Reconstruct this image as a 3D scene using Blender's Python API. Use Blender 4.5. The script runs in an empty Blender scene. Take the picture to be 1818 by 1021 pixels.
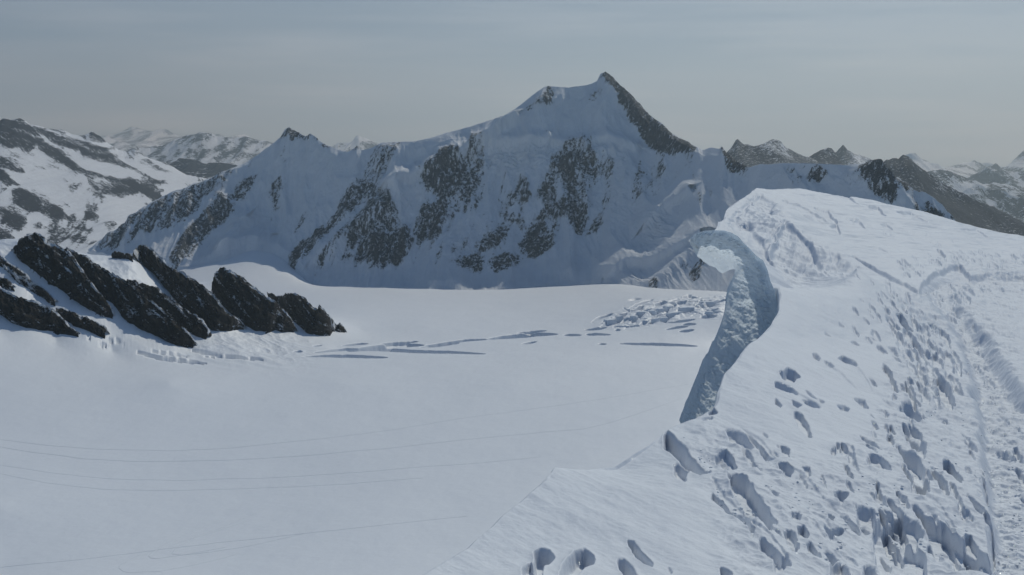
import bpy, math, random
import numpy as np
from mathutils import Vector

random.seed(7)
RNG = np.random.RandomState(11)
sc = bpy.context.scene
COL = sc.collection
PW, PH = 1818, 1021                 # photograph frame used for laying out
F = 1950.0                          # focal length in photograph pixels
HOR = 240.0                         # image row of the horizontal
TH = math.atan((510.5 - HOR) / F)
CT, ST = math.cos(TH), math.sin(TH)

# ------------------------------------------------------------------ projection
def P(px, py, Y):
    px = np.asarray(px, float); py = np.asarray(py, float); Y = np.asarray(Y, float)
    cx = (px - 909.0) / F; cy = (510.5 - py) / F
    dy = CT + cy * ST; dz = -ST + cy * CT
    t = Y / dy
    return np.stack(np.broadcast_arrays(cx * t, Y, dz * t), -1)

def unproj(p):
    x, y, z = p[..., 0], p[..., 1], p[..., 2]
    d = y * CT - z * ST
    u = y * ST + z * CT
    return 909.0 + F * x / d, 510.5 - F * u / d

# ------------------------------------------------------------------ noise
def _hash(ix, iy, seed):
    h = (ix.astype(np.int64) * 374761393 + iy.astype(np.int64) * 668265263 + seed * 974634721) & 0xFFFFFFFF
    h = ((h ^ (h >> 13)) * 1274126177) & 0xFFFFFFFF
    return ((h ^ (h >> 16)) & 0xFFFF) / 65535.0

def perlin(x, y, seed=0):
    x0 = np.floor(x); y0 = np.floor(y); fx = x - x0; fy = y - y0
    ux = fx * fx * fx * (fx * (fx * 6 - 15) + 10); uy = fy * fy * fy * (fy * (fy * 6 - 15) + 10)
    def g(dx, dy):
        a = _hash(x0 + dx, y0 + dy, seed) * (2 * math.pi)
        return np.cos(a) * (fx - dx) + np.sin(a) * (fy - dy)
    a = g(0, 0); b = g(1, 0); c = g(0, 1); d = g(1, 1)
    return ((a + (b - a) * ux) * (1 - uy) + (c + (d - c) * ux) * uy) * 1.41

def fbm(x, y, octv=5, seed=0, gain=.5, lac=2.03):
    s = 0; a = 1.0
    for i in range(octv):
        s = s + a * perlin(x, y, seed + i * 17); a *= gain; x = x * lac + 3.7; y = y * lac - 1.3
    return s

def ridged(x, y, octv=5, seed=0, gain=.5, lac=2.03):
    s = 0; a = 1.0
    for i in range(octv):
        n = 1 - np.abs(perlin(x, y, seed + i * 17)); s = s + a * (n * n - .5); a *= gain
        x = x * lac + 3.7; y = y * lac - 1.3
    return s

def cells(x, y, seed=0):
    """distance to the nearest and second nearest cell point, and the cell's random value"""
    x0 = np.floor(x); y0 = np.floor(y)
    d1 = np.full(x.shape, 9.); d2 = np.full(x.shape, 9.); v = np.zeros(x.shape)
    for dx in (-1, 0, 1):
        for dy in (-1, 0, 1):
            cx = x0 + dx; cy = y0 + dy
            qx = cx + _hash(cx, cy, seed) - x; qy = cy + _hash(cx, cy, seed + 5) - y
            d = np.sqrt(qx * qx + qy * qy); r = _hash(cx, cy, seed + 9)
            near = d < d1
            d2 = np.where(near, d1, np.minimum(d2, d)); v = np.where(near, r, v); d1 = np.where(near, d, d1)
    return d1, d2, v

def sstep(a, b, x):
    t = np.clip((x - a) / (b - a), 0, 1); return t * t * (3 - 2 * t)

# ------------------------------------------------------------------ rasters in photograph pixels
def blur(img, s):
    if s <= 0: return img
    r = max(1, int(s * 3)); k = np.exp(-.5 * (np.arange(-r, r + 1) / s) ** 2); k /= k.sum()
    for ax in (0, 1):
        pad = [(0, 0), (0, 0)]; pad[ax] = (r, r); q = np.pad(img, pad, mode='edge'); o = np.zeros_like(img)
        n = img.shape[ax]
        for i, w in enumerate(k):
            o += w * (q[i:i + n] if ax == 0 else q[:, i:i + n])
        img = o
    return img

def blur_x(img, s):
    r = max(1, int(s * 3)); k = np.exp(-.5 * (np.arange(-r, r + 1) / s) ** 2); k /= k.sum(); q = np.pad(img, [(0, 0), (r, r)], mode='edge'); n = img.shape[1]
    return sum(w * q[:, i:i + n] for i, w in enumerate(k))
OX, OY, RW, RH = 150, 60, 2200, 1150          # raster margins
def new_raster(): return np.zeros((RH, RW), np.float32)

def fill_poly(img, pts, val, mode='max'):
    pts = [(x + OX, y + OY) for x, y in pts]
    xs = [p[0] for p in pts]; ys = [p[1] for p in pts]
    x0, x1 = max(0, int(min(xs)) - 1), min(RW, int(max(xs)) + 2); y0, y1 = max(0, int(min(ys)) - 1), min(RH, int(max(ys)) + 2)
    if x1 <= x0 or y1 <= y0: return
    SS = 3
    gx, gy = np.meshgrid((np.arange((x1 - x0) * SS) + .5) / SS + x0, (np.arange((y1 - y0) * SS) + .5) / SS + y0)
    ins = np.zeros(gx.shape, bool)
    n = len(pts)
    for i in range(n):
        ax, ay = pts[i]; bx, by = pts[(i + 1) % n]
        if ay == by: continue
        c = ((ay > gy) != (by > gy)) & (gx < (bx - ax) * (gy - ay) / (by - ay) + ax)
        ins ^= c
    cov = ins.reshape(y1 - y0, SS, x1 - x0, SS).mean((1, 3))
    sub = img[y0:y1, x0:x1]
    if mode == 'max': np.maximum(sub, cov * val, out=sub)
    else: sub += cov * val

def fill_line(img, pts, w0, val, tf=None):
    """a tapering stroke"""
    pts = np.array(pts, float); n = len(pts)
    d = np.gradient(pts, axis=0); nn = np.stack([-d[:, 1], d[:, 0]], 1); nn /= (np.linalg.norm(nn, axis=1)[:, None] + 1e-9)
    t = np.linspace(0, 1, n); w = w0 * (0.15 + np.sin(np.pi * t) ** .6) * .5
    poly = [tuple(p) for p in pts + nn * w[:, None]] + [tuple(p) for p in (pts - nn * w[:, None])[::-1]]
    fill_poly(img, [tf(p) for p in poly] if tf else poly, val)

def resample(pts, n):
    p = np.array(pts, float); d = np.concatenate([[0], np.cumsum(np.hypot(*np.diff(p, axis=0).T))]); s = np.linspace(0, d[-1], n)
    return np.stack([np.interp(s, d, p[:, 0]), np.interp(s, d, p[:, 1])], 1)
def sample(img, px, py):
    x = np.clip(px + OX - .5, 0, RW - 1.001); y = np.clip(py + OY - .5, 0, RH - 1.001)
    x0 = x.astype(int); y0 = y.astype(int); fx = x - x0; fy = y - y0
    return (img[y0, x0] * (1 - fx) + img[y0, x0 + 1] * fx) * (1 - fy) + (img[y0 + 1, x0] * (1 - fx) + img[y0 + 1, x0 + 1] * fx) * fy

def Z(ox, oy, s):
    return lambda *p: [(ox + p[i] / s, oy + p[i + 1] / s) for i in range(0, len(p), 2)]
Z1 = Z(0, 180, 2.918); Z2 = Z(420, 180, 2.918); Z3 = Z(840, 100, 3.404); Z4 = Z(900, 250, 2.917); Z5 = Z(1240, 220, 3.0035)
ZA = Z(1380, 560, 5.105); ZB = Z(1580, 560, 4.643); ZC = Z(1180, 740, 3.633); ZD = Z(1400, 760, 3.9125); ZE = Z(1600, 760, 3.913)
ZF = Z(1030, 430, 5.671); ZG = Z(0, 190, 3.782); ZH = Z(740, 680, 2.7545); ZR = Z(0, 390, 2.8406); ZK = Z(1160, 320, 2.32)
ZT = Z(1360, 420, 3.404); ZM = Z(400, 480, 2.02)

def line_dist(px, py, pts):
    """signed image distance to a polyline that runs left to right; positive above it. Also the fraction along"""
    best = np.full(px.shape, 1e9); sg = np.zeros(px.shape)
    for (ax, ay), (bx, by) in zip(pts[:-1], pts[1:]):
        vx, vy = bx - ax, by - ay; L = vx * vx + vy * vy
        t = np.clip(((px - ax) * vx + (py - ay) * vy) / L, 0, 1)
        dx = px - (ax + t * vx); dy = py - (ay + t * vy); d = np.hypot(dx, dy)
        s = np.where(vx * (py - ay) - vy * (px - ax) < 0, 1., -1.)
        m = d < best; best = np.where(m, d, best); sg = np.where(m, s, sg)
    return best * sg

# ------------------------------------------------------------------ meshes and tags
def grid_mesh(name, V, mat, attrs=None, flip=False, smooth=True, link=True):
    nr, nc = V.shape[:2]
    me = bpy.data.meshes.new(name)
    me.vertices.add(nr * nc); me.vertices.foreach_set('co', V.reshape(-1).astype(np.float32))
    i = np.arange(nr - 1)[:, None] * nc + np.arange(nc - 1)[None, :]
    q = np.stack([i, i + 1, i + nc + 1, i + nc], -1).reshape(-1, 4)
    if flip: q = q[:, ::-1]
    n = len(q)
    me.loops.add(n * 4); me.loops.foreach_set('vertex_index', q.reshape(-1).astype(np.int32))
    me.polygons.add(n); me.polygons.foreach_set('loop_start', (np.arange(n) * 4).astype(np.int32))
    me.polygons.foreach_set('loop_total', np.full(n, 4, np.int32))
    me.polygons.foreach_set('use_smooth', np.full(n, smooth, bool))
    me.update(calc_edges=True)
    for k, a in (attrs or {}).items():
        at = me.attributes.new(k, 'FLOAT', 'POINT'); at.data.foreach_set('value', np.asarray(a, np.float32).reshape(-1))
    me.materials.append(mat)
    o = bpy.data.objects.new(name, me)
    if link: COL.objects.link(o)
    return o

def poly_mesh(name, V, faces, mat, smooth=False):
    me = bpy.data.meshes.new(name); me.from_pydata([tuple(v) for v in V], [], faces); me.update()
    if smooth:
        for p in me.polygons: p.use_smooth = True
    me.materials.append(mat)
    o = bpy.data.objects.new(name, me); COL.objects.link(o); return o

def tag(o, label=None, cat=None, group=None, kind=None):
    if label: o['label'] = label
    if cat: o['category'] = cat
    if group: o['group'] = group
    if kind: o['kind'] = kind
    return o

# ------------------------------------------------------------------ materials
def nt(name):
    m = bpy.data.materials.new(name); m.use_nodes = True; t = m.node_tree
    return m, t, t.nodes['Principled BSDF']
def N(t, kind, **kw):
    n = t.nodes.new(kind)
    for k, v in kw.items():
        if k in ('operation', 'blend_type', 'data_type', 'noise_dimensions', 'feature', 'attribute_name', 'noise_type', 'voronoi_dimensions', 'interpolation_type', 'clamp', 'distance'):
            setattr(n, k, v)
        else: n.inputs[k].default_value = v
    return n
def L(t, a, b): t.links.new(a, b)
def math_(t, op, a, b=None, clamp=False):
    n = t.nodes.new('ShaderNodeMath'); n.operation = op; n.use_clamp = clamp
    for i, v in enumerate((a, b)):
        if v is None: continue
        if isinstance(v, (int, float)): n.inputs[i].default_value = v
        else: L(t, v, n.inputs[i])
    return n.outputs[0]
def ramp(t, fac, stops):
    r = t.nodes.new('ShaderNodeValToRGB'); L(t, fac, r.inputs[0]); e = r.color_ramp.elements
    while len(e) < len(stops): e.new(.5)
    for el, (p, c) in zip(e, stops): el.position = p; el.color = (*c, 1)
    return r.outputs[0]
def coords(t, scale=(1, 1, 1), rot=(0, 0, 0)):
    g = t.nodes.new('ShaderNodeNewGeometry'); m = t.nodes.new('ShaderNodeMapping')
    m.inputs['Scale'].default_value = scale; m.inputs['Rotation'].default_value = rot
    L(t, g.outputs['Position'], m.inputs['Vector']); return m.outputs[0]
def noise(t, vec, scale, detail=5, rough=.55, kind='FBM'):
    n = t.nodes.new('ShaderNodeTexNoise'); n.noise_dimensions = '3D'
    n.inputs['Scale'].default_value = scale; n.inputs['Detail'].default_value = detail; n.inputs['Roughness'].default_value = rough
    L(t, vec, n.inputs['Vector']); return n.outputs['Fac']

SNOW = (.80, .83, .875)
def mountain_mat(name, unit, snow=SNOW, dark=(.020, .023, .028), mid=(.060, .066, .075), pale=(.135, .143, .152), amp=1.5, stretch=.45, bump=.6, rot=(0, 0, 0), base=.72):
    """snow over rock: the 'rock' attribute says where ledges break through; 'unit' is the size in metres of the finest ledges"""
    m, t, b = nt(name)
    at = N(t, 'ShaderNodeAttribute', attribute_name='rock')
    v = coords(t, (1, 1, stretch), rot); v2 = coords(t, (1.0, 1.0, 2.2), (0, math.radians(12), 0))
    n1 = noise(t, v, 1 / (unit * 5.5), 10, .76); n2 = noise(t, v2, 1 / (unit * 2.0), 8, .74)
    nn = math_(t, 'ADD', math_(t, 'MULTIPLY', n1, .62), math_(t, 'MULTIPLY', n2, .38))
    lift = math_(t, 'ADD', math_(t, 'MULTIPLY', at.outputs['Fac'], 1.0, clamp=True), .12, clamp=True)
    f = math_(t, 'ADD', math_(t, 'MULTIPLY', at.outputs['Fac'], base), math_(t, 'MULTIPLY', math_(t, 'MULTIPLY', math_(t, 'SUBTRACT', nn, .5), amp * 3.4), lift))
    f = math_(t, 'MULTIPLY', math_(t, 'SUBTRACT', f, .5), 7.0)
    f = math_(t, 'ADD', f, .5, clamp=True)
    n3 = noise(t, v, 1 / (unit * 2.2), 8, .7)
    rock = ramp(t, n3, [(.25, dark), (.5, mid), (.78, pale)])
    n4 = noise(t, v, 1 / (unit * 14), 5, .6)
    sn = ramp(t, n4, [(.3, tuple(c * .93 for c in snow)), (.65, snow)])
    mx = N(t, 'ShaderNodeMix', data_type='RGBA'); L(t, f, mx.inputs['Factor']); L(t, sn, mx.inputs['A']); L(t, rock, mx.inputs['B'])
    L(t, mx.outputs['Result'], b.inputs['Base Color'])
    rg = N(t, 'ShaderNodeMix', data_type='FLOAT'); L(t, f, rg.inputs['Factor']); rg.inputs['A'].default_value = .62; rg.inputs['B'].default_value = .85
    L(t, rg.outputs['Result'], b.inputs['Roughness']); b.inputs['Specular IOR Level'].default_value = .12
    h = math_(t, 'ADD', math_(t, 'MULTIPLY', n1, 1.0), math_(t, 'MULTIPLY', math_(t, 'MULTIPLY', n3, f), .5))
    bp = N(t, 'ShaderNodeBump', Strength=bump, Distance=unit * 3.0); L(t, h, bp.inputs['Height']); L(t, bp.outputs[0], b.inputs['Normal'])
    return m

def snow_mat(name, col=SNOW, sss=0., spec=.25, grains=((.02, .004), (.25, .02)), sparkle=False, rough=.55, tint=.04, streak=None, sharp=5, basejag=0, edge_mix=.55, apron=0):
    m, t, b = nt(name)
    v = coords(t)
    big = noise(t, coords(t, streak) if streak else v, 1 / (grains[-1][0] * 12), 5, .55)
    c = ramp(t, big, [(.3, tuple(x * (1 - tint) for x in col)), (.7, col)])
    L(t, c, b.inputs['Base Color']); b.inputs['Roughness'].default_value = rough; b.inputs['Specular IOR Level'].default_value = spec
    if sss: b.inputs['Subsurface Weight'].default_value = 1; b.inputs['Subsurface Radius'].default_value = (.7, 1, 1.25); b.inputs['Subsurface Scale'].default_value = sss
    prev = None
    for s, d in grains:
        n = noise(t, v, 1 / s, 4, .6)
        bp = N(t, 'ShaderNodeBump', Strength=1.0, Distance=d); L(t, n, bp.inputs['Height'])
        if prev: L(t, prev, bp.inputs['Normal'])
        prev = bp.outputs[0]
    L(t, prev, b.inputs['Normal'])
    if sparkle:                                     # single ice crystals that catch the sun
        vo = t.nodes.new('ShaderNodeTexVoronoi'); vo.inputs['Scale'].default_value = 1 / .007; L(t, v, vo.inputs['Vector'])
        sub = N(t, 'ShaderNodeVectorMath', operation='SUBTRACT'); L(t, vo.outputs['Color'], sub.inputs[0]); sub.inputs[1].default_value = (.5, .5, .5)
        g = t.nodes.new('ShaderNodeNewGeometry')
        ad = N(t, 'ShaderNodeVectorMath', operation='ADD'); L(t, g.outputs['Normal'], ad.inputs[0])
        sc_ = N(t, 'ShaderNodeVectorMath', operation='SCALE'); L(t, sub.outputs[0], sc_.inputs[0]); sc_.inputs['Scale'].default_value = 2.2
        L(t, sc_.outputs[0], ad.inputs[1]); nm = N(t, 'ShaderNodeVectorMath', operation='NORMALIZE'); L(t, ad.outputs[0], nm.inputs[0])
        gl = N(t, 'ShaderNodeBsdfGlossy', Roughness=.22); L(t, nm.outputs[0], gl.inputs['Normal']); gl.inputs['Color'].default_value = (.9, .95, 1, 1)
        ms = t.nodes.new('ShaderNodeMixShader'); 
        sep = N(t, 'ShaderNodeSeparateColor'); L(t, vo.outputs['Color'], sep.inputs[0])
        pick = math_(t, 'MULTIPLY', math_(t, 'GREATER_THAN', sep.outputs[1], .5), .04)
        L(t, pick, ms.inputs[0]); L(t, b.outputs[0], ms.inputs[1]); L(t, gl.outputs[0], ms.inputs[2])
        L(t, ms.outputs[0], t.nodes['Material Output'].inputs['Surface'])
    return m

# ------------------------------------------------------------------ RBF surface py = g(px, log Y)
class Surf:
    def __init__(self, ctl, sx=900., sy=.9):
        c = np.array(ctl, float); self.sx, self.sy = sx, sy
        self.q = np.stack([c[:, 0] / sx, np.log(c[:, 2]) / sy], 1); n = len(c)
        d = np.linalg.norm(self.q[:, None] - self.q[None], axis=2)
        A = np.zeros((n + 3, n + 3)); A[:n, :n] = d + np.eye(n) * 1e-5; A[:n, n] = 1; A[:n, n + 1:] = self.q; A[n, :n] = 1; A[n + 1:, :n] = self.q.T
        # the value fitted is the drop below the horizontal per metre of distance
        z = P(c[:, 0], c[:, 1], c[:, 2])[:, 2] / c[:, 2]
        # columns are fitted by their world bearing X/Y
        self.w = np.linalg.solve(A, np.concatenate([z, np.zeros(3)]))
    def z(self, px, Y):
        sh = np.shape(px); q = np.stack([np.ravel(px) / self.sx, np.log(np.ravel(Y)) / self.sy], 1); out = np.zeros(len(q)); n = len(self.q)
        for a in range(0, len(q), 40000):
            s = q[a:a + 40000]; d = np.sqrt(((s[:, None] - self.q[None]) ** 2).sum(2))
            out[a:a + 40000] = d @ self.w[:n] + self.w[n] + s @ self.w[n + 1:]
        return (out * np.ravel(Y)).reshape(sh)

def surf_point(px, Y, z):
    """world point on bearing px (taken at the horizontal) at distance Y and height z"""
    # solve px exactly: image column depends on depth d = Y*CT - z*ST
    d = Y * CT - z * ST
    return np.stack(np.broadcast_arrays((px - 909.) / F * d, Y, z), -1)

# ------------------------------------------------------------------ light and air
SUN_AZ, SUN_EL = math.radians(26), math.radians(40)
sd = Vector((math.sin(SUN_AZ) * math.cos(SUN_EL), math.cos(SUN_AZ) * math.cos(SUN_EL), math.sin(SUN_EL)))
sun = bpy.data.lights.new('sun', 'SUN'); sun.energy = 4.0; sun.angle = math.radians(.6); sun.color = (.97, .98, .88)
so = bpy.data.objects.new('sun', sun); so.rotation_euler = sd.to_track_quat('Z', 'Y').to_euler(); COL.objects.link(so)

w = bpy.data.worlds.new('World'); sc.world = w; w.use_nodes = True; t = w.node_tree
bg = t.nodes['Background']
sky = t.nodes.new('ShaderNodeTexSky'); sky.sky_type = 'NISHITA'; sky.sun_disc = False
sky.sun_elevation = SUN_EL; sky.sun_rotation = SUN_AZ; sky.altitude = 3500; sky.air_density = 1.0; sky.dust_density = .6; sky.ozone_density = 1.5
tc = t.nodes.new('ShaderNodeTexCoord')
mp = t.nodes.new('ShaderNodeMapping'); mp.inputs['Scale'].default_value = (1.3, 1.3, 17); mp.inputs['Rotation'].default_value = (math.radians(1.5), math.radians(2.5), 0)
L(t, tc.outputs['Generated'], mp.inputs['Vector'])
n1 = noise(t, mp.outputs[0], 2.2, 7, .52)
mp2 = t.nodes.new('ShaderNodeMapping'); mp2.inputs['Scale'].default_value = (1, 1, 5); L(t, tc.outputs['Generated'], mp2.inputs['Vector'])
n2 = noise(t, mp2.outputs[0], 1.7, 4, .5)
cl = math_(t, 'ADD', math_(t, 'MULTIPLY', n1, .62), math_(t, 'MULTIPLY', n2, .38))
# a thin high veil over the lower sky, brighter towards the sun, that opens to deep blue overhead
dt = N(t, 'ShaderNodeVectorMath', operation='DOT_PRODUCT'); L(t, tc.outputs['Generated'], dt.inputs[0]); dt.inputs[1].default_value = sd
glow = math_(t, 'POWER', math_(t, 'MAXIMUM', dt.outputs['Value'], 0), 3)
lev = math_(t, 'ADD', math_(t, 'MULTIPLY', cl, 1.4), math_(t, 'MULTIPLY', glow, .154))
veil = ramp(t, lev, [(.63, (3.35, 4.75, 6.4)), (.757, (4.2, 5.5, 7.05)), (.91, (6.3, 7.5, 8.9))])
sep = t.nodes.new('ShaderNodeSeparateXYZ'); L(t, tc.outputs['Generated'], sep.inputs[0])
mr = t.nodes.new('ShaderNodeMapRange'); mr.interpolation_type = 'SMOOTHSTEP'; L(t, sep.outputs['Z'], mr.inputs['Value'])
mr.inputs['From Min'].default_value = .10; mr.inputs['From Max'].default_value = .38; mr.inputs['To Min'].default_value = .85; mr.inputs['To Max'].default_value = .06
# behind the camera the sky is clear
mb = t.nodes.new('ShaderNodeMapRange'); mb.interpolation_type = 'SMOOTHSTEP'; L(t, sep.outputs['Y'], mb.inputs['Value'])
mb.inputs['From Min'].default_value = -.3; mb.inputs['From Max'].default_value = .5; mb.inputs['To Min'].default_value = .15; mb.inputs['To Max'].default_value = 1
fac = math_(t, 'MULTIPLY', mr.outputs[0], mb.outputs[0])
mx = N(t, 'ShaderNodeMix', data_type='RGBA'); L(t, fac, mx.inputs['Factor'])
tn = N(t, 'ShaderNodeMix', data_type='RGBA', blend_type='MULTIPLY', Factor=1.0); L(t, sky.outputs[0], tn.inputs['A']); tn.inputs['B'].default_value = (1.16, 1.45, 1.62, 1); L(t, tn.outputs['Result'], mx.inputs['A']); L(t, veil, mx.inputs['B']); L(t, mx.outputs['Result'], bg.inputs['Color']); bg.inputs['Strength'].default_value = .1

# ------------------------------------------------------------------ mountains
def interp(pts, x, smooth=0):
    p = sorted(pts); return np.interp(x, [a[0] for a in p], [a[1] for a in p])

def mountain(name, label, cat, skyl, base, Yb, Yc, mat, polys=(), px0=None, px1=None, step=1.0, rows=300, jag=(), gul=((300, 700, 30), (90, 180, 9), (28, 45, 2.6)),
             rockrelief=10., rock0=0.0, terraces=(), g=.85, back=1.0, backrows=26, noise_rock=0.0, rocksoft=2.5, seed=1, gsm=12, kind='structure', strata=0.0, extra=None, streak=None, sharp=5, basejag=0, edge_mix=.55, apron=0):
    px0 = px0 if px0 is not None else min(p[0] for p in skyl); px1 = px1 if px1 is not None else max(p[0] for p in skyl)
    px = np.arange(px0, px1 + step, step); n = len(px)
    sy = interp(skyl, px); by = interp(base, px)
    ja = interp(jag, px) if jag else np.zeros(n)
    sy = sy + ja * (fbm(px / 14., px * 0 + seed * 3.1, 5, seed) * .9 - .0) + .35 * perlin(px / 6., px * 0 + .5, seed + 50)
    k = np.ones(gsm * 2 + 1) / (gsm * 2 + 1)
    big = np.convolve(np.pad(sy, 75, mode='edge'), np.hanning(151) / np.hanning(151).sum(), 'valid')
    sm = lambda a: np.convolve(np.pad(a, gsm, mode='edge'), k, 'valid')
    if basejag: by = by + basejag * fbm(px / 60., px * 0 + 1.7, 4, seed + 2)
    yb = sm(interp(Yb, px)); yc = sm(interp(Yc, px))
    v = np.linspace(0, 1, rows)[:, None]
    PXg = np.repeat(px[None], rows, 0); PYg = by + (big - by) * v + (sy - big) * v ** sharp
    gv = v ** g
    Yg = yb + (yc - yb) * gv
    # raster of rock
    ras = new_raster()
    for pts, s in polys: fill_poly(ras, pts, s)
    rr = edge_mix * sample(blur(ras, 1.6), PXg, PYg) + (1 - edge_mix) * sample(blur(ras, rocksoft), PXg, PYg); rb = sample(blur(ras, 9.), PXg, PYg)
    V = P(PXg, PYg, Yg)
    taper = np.minimum(1, (1 - v) / .07) * np.minimum(1, v / .05 + .15)
    X, Zc = V[..., 0], V[..., 2]
    wx = 60 * perlin(X / 400., Zc / 400., seed + 90)
    d = 0
    for i, (lx, lz, a) in enumerate(gul):
        nn = ridged((X + wx) / lx, Zc / lz, 2, seed + 31 * i) if i < 2 else ridged((X + wx) / lx, Zc / lz, 4, seed + 31 * i)
        d = d + a * nn * (1 if i < 1 else (.6 + .7 * rb if i == 1 else .25 + 1.1 * rr))
    d = d + rockrelief * rb * (.6 + .6 * perlin(X / 50, Zc / 60, seed + 77))
    if strata: d = d + strata * rr * perlin(X / 160. + Zc / 40., Zc / 14., seed + 5)
    for pts, amp, ab, be in terraces:
        q = line_dist(PXg, PYg, pts)
        d = d + TA * amp * np.where(q > 0, np.exp(-(q / ab) ** 2), np.exp(-(q / be) ** 2))
    d = d * taper
    if extra is not None: d = d + extra(PXg, PYg, X, Zc) * taper
    nrm = np.array([0, -.74, .67])
    V = V + d[..., None] * nrm
    if apron: V[..., 1] -= apron * np.exp(-(v / .07) ** 2) * np.clip(.55 + .8 * fbm(X / 420., X * 0 + .4, 2, seed + 70), 0.1, 1.3)
    rk = rr + rock0
    if noise_rock: rk = rk + noise_rock * fbm(X / 220., Zc / 160., 4, seed + 61)
    if streak:                                  # thin rock that shows through in long streaks
        sa, ang, fine, lng = streak; ca_, sn_ = math.cos(ang), math.sin(ang)
        al = X * sn_ + Zc * ca_; ac = X * ca_ - Zc * sn_
        rk = rk + sa * fbm(ac / fine, al / lng, 5, seed + 63, .6) * (.45 + .8 * sstep(-.4, .6, perlin(X / 420., Zc / 330., seed + 66)))
    # footing that goes on below the valley snow, and the far side
    foot = [V[0] + np.array([0, -14. * j, -40. * j ** 1.3]) * (V[0, :, 1:2] / 4000.) for j in range(5, 0, -1)]
    hgt = np.maximum(V[-1, :, 2] - V[0, :, 2], 60)
    bk = []
    for j in range(1, backrows + 1):
        s = (j / backrows) ** 1.6 * back
        q = V[-1].copy(); q[:, 1] += hgt * 1.15 * s * (1 + .15 * perlin(px / 40, px * 0 + j / 5., seed + 8)); q[:, 2] -= hgt * s * .98 + hgt * .05 * s * fbm(px / 30., px * 0 + j / 4., 3, seed + 7)
        bk.append(q)
    V = np.concatenate([np.stack(foot), V, np.stack(bk)]); rk = np.concatenate([np.repeat(rk[:1], 5, 0), rk, np.repeat(rk[-1:], backrows, 0)])
    o = grid_mesh(name, V, mat, {'rock': rk})
    tag(o, label, cat, kind=kind)
    return o

# --- the big snow peak with its long shaded wall
sky_main = [(160, 452), (170, 446), (215, 400), (255, 366), (300, 343), (340, 328), (372, 316), (400, 303), (432, 291), (462, 272), (485, 254), (497, 243), (507, 230), (514, 226), (522, 232), (532, 236), (543, 241), (551, 236), (560, 242), (568, 251), (578, 256), (590, 262),
            (604, 268), (618, 270), (634, 258), (641, 268), (660, 262), (678, 253), (700, 252), (735, 251), (770, 243), (792, 236), (830, 226), (862, 216), (895, 205), (916, 192), (934, 178), (948, 167), (966, 154), (974, 152), (990, 154), (1010, 155), (1030, 153), (1052, 148), (1060, 144), (1066, 132), (1075, 126), (1081, 131),
            (1090, 140), (1106, 155), (1117, 165), (1138, 187), (1158, 208), (1178, 222), (1200, 242), (1222, 252), (1247, 266), (1262, 262), (1278, 264), (1281, 260), (1284, 263), (1290, 270), (1296, 273), (1304, 283), (1318, 291), (1330, 297), (1350, 291), (1366, 292), (1390, 289), (1430, 290), (1460, 291), (1500, 293), (1530, 290), (1545, 285), (1553, 283), (1563, 295),
            (1573, 307), (1590, 315), (1609, 323), (1622, 338), (1640, 340), (1660, 352), (1676, 368), (1690, 384), (1704, 400), (1740, 425), (1780, 445)]
base_main = [(160, 453), (170, 452), (220, 462), (310, 474), (350, 470), (400, 457), (450, 434), (500, 447), (530, 475), (560, 506), (640, 514), (760, 516), (850, 514), (960, 504), (1060, 492), (1100, 500), (1140, 520), (1200, 530), (1290, 532), (1400, 540), (1600, 560), (1780, 560)]
Yb_main = [(160, 4600), (310, 4350), (400, 4420), (450, 4500), (500, 4420), (560, 4050), (700, 3900), (850, 3850), (1000, 3850), (1060, 3800), (1120, 3450), (1200, 3000), (1290, 2750), (1400, 2600), (1780, 2500)]
Yc_main = [(160, 4650), (250, 4700), (340, 4800), (430, 4900), (510, 4920), (560, 4760), (620, 4600), (760, 4500), (900, 4560), (1000, 4620), (1075, 4650), (1150, 4450), (1200, 4150), (1260, 3850), (1295, 3650), (1350, 3350), (1450, 3100), (1560, 2950), (1780, 2800)]
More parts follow.
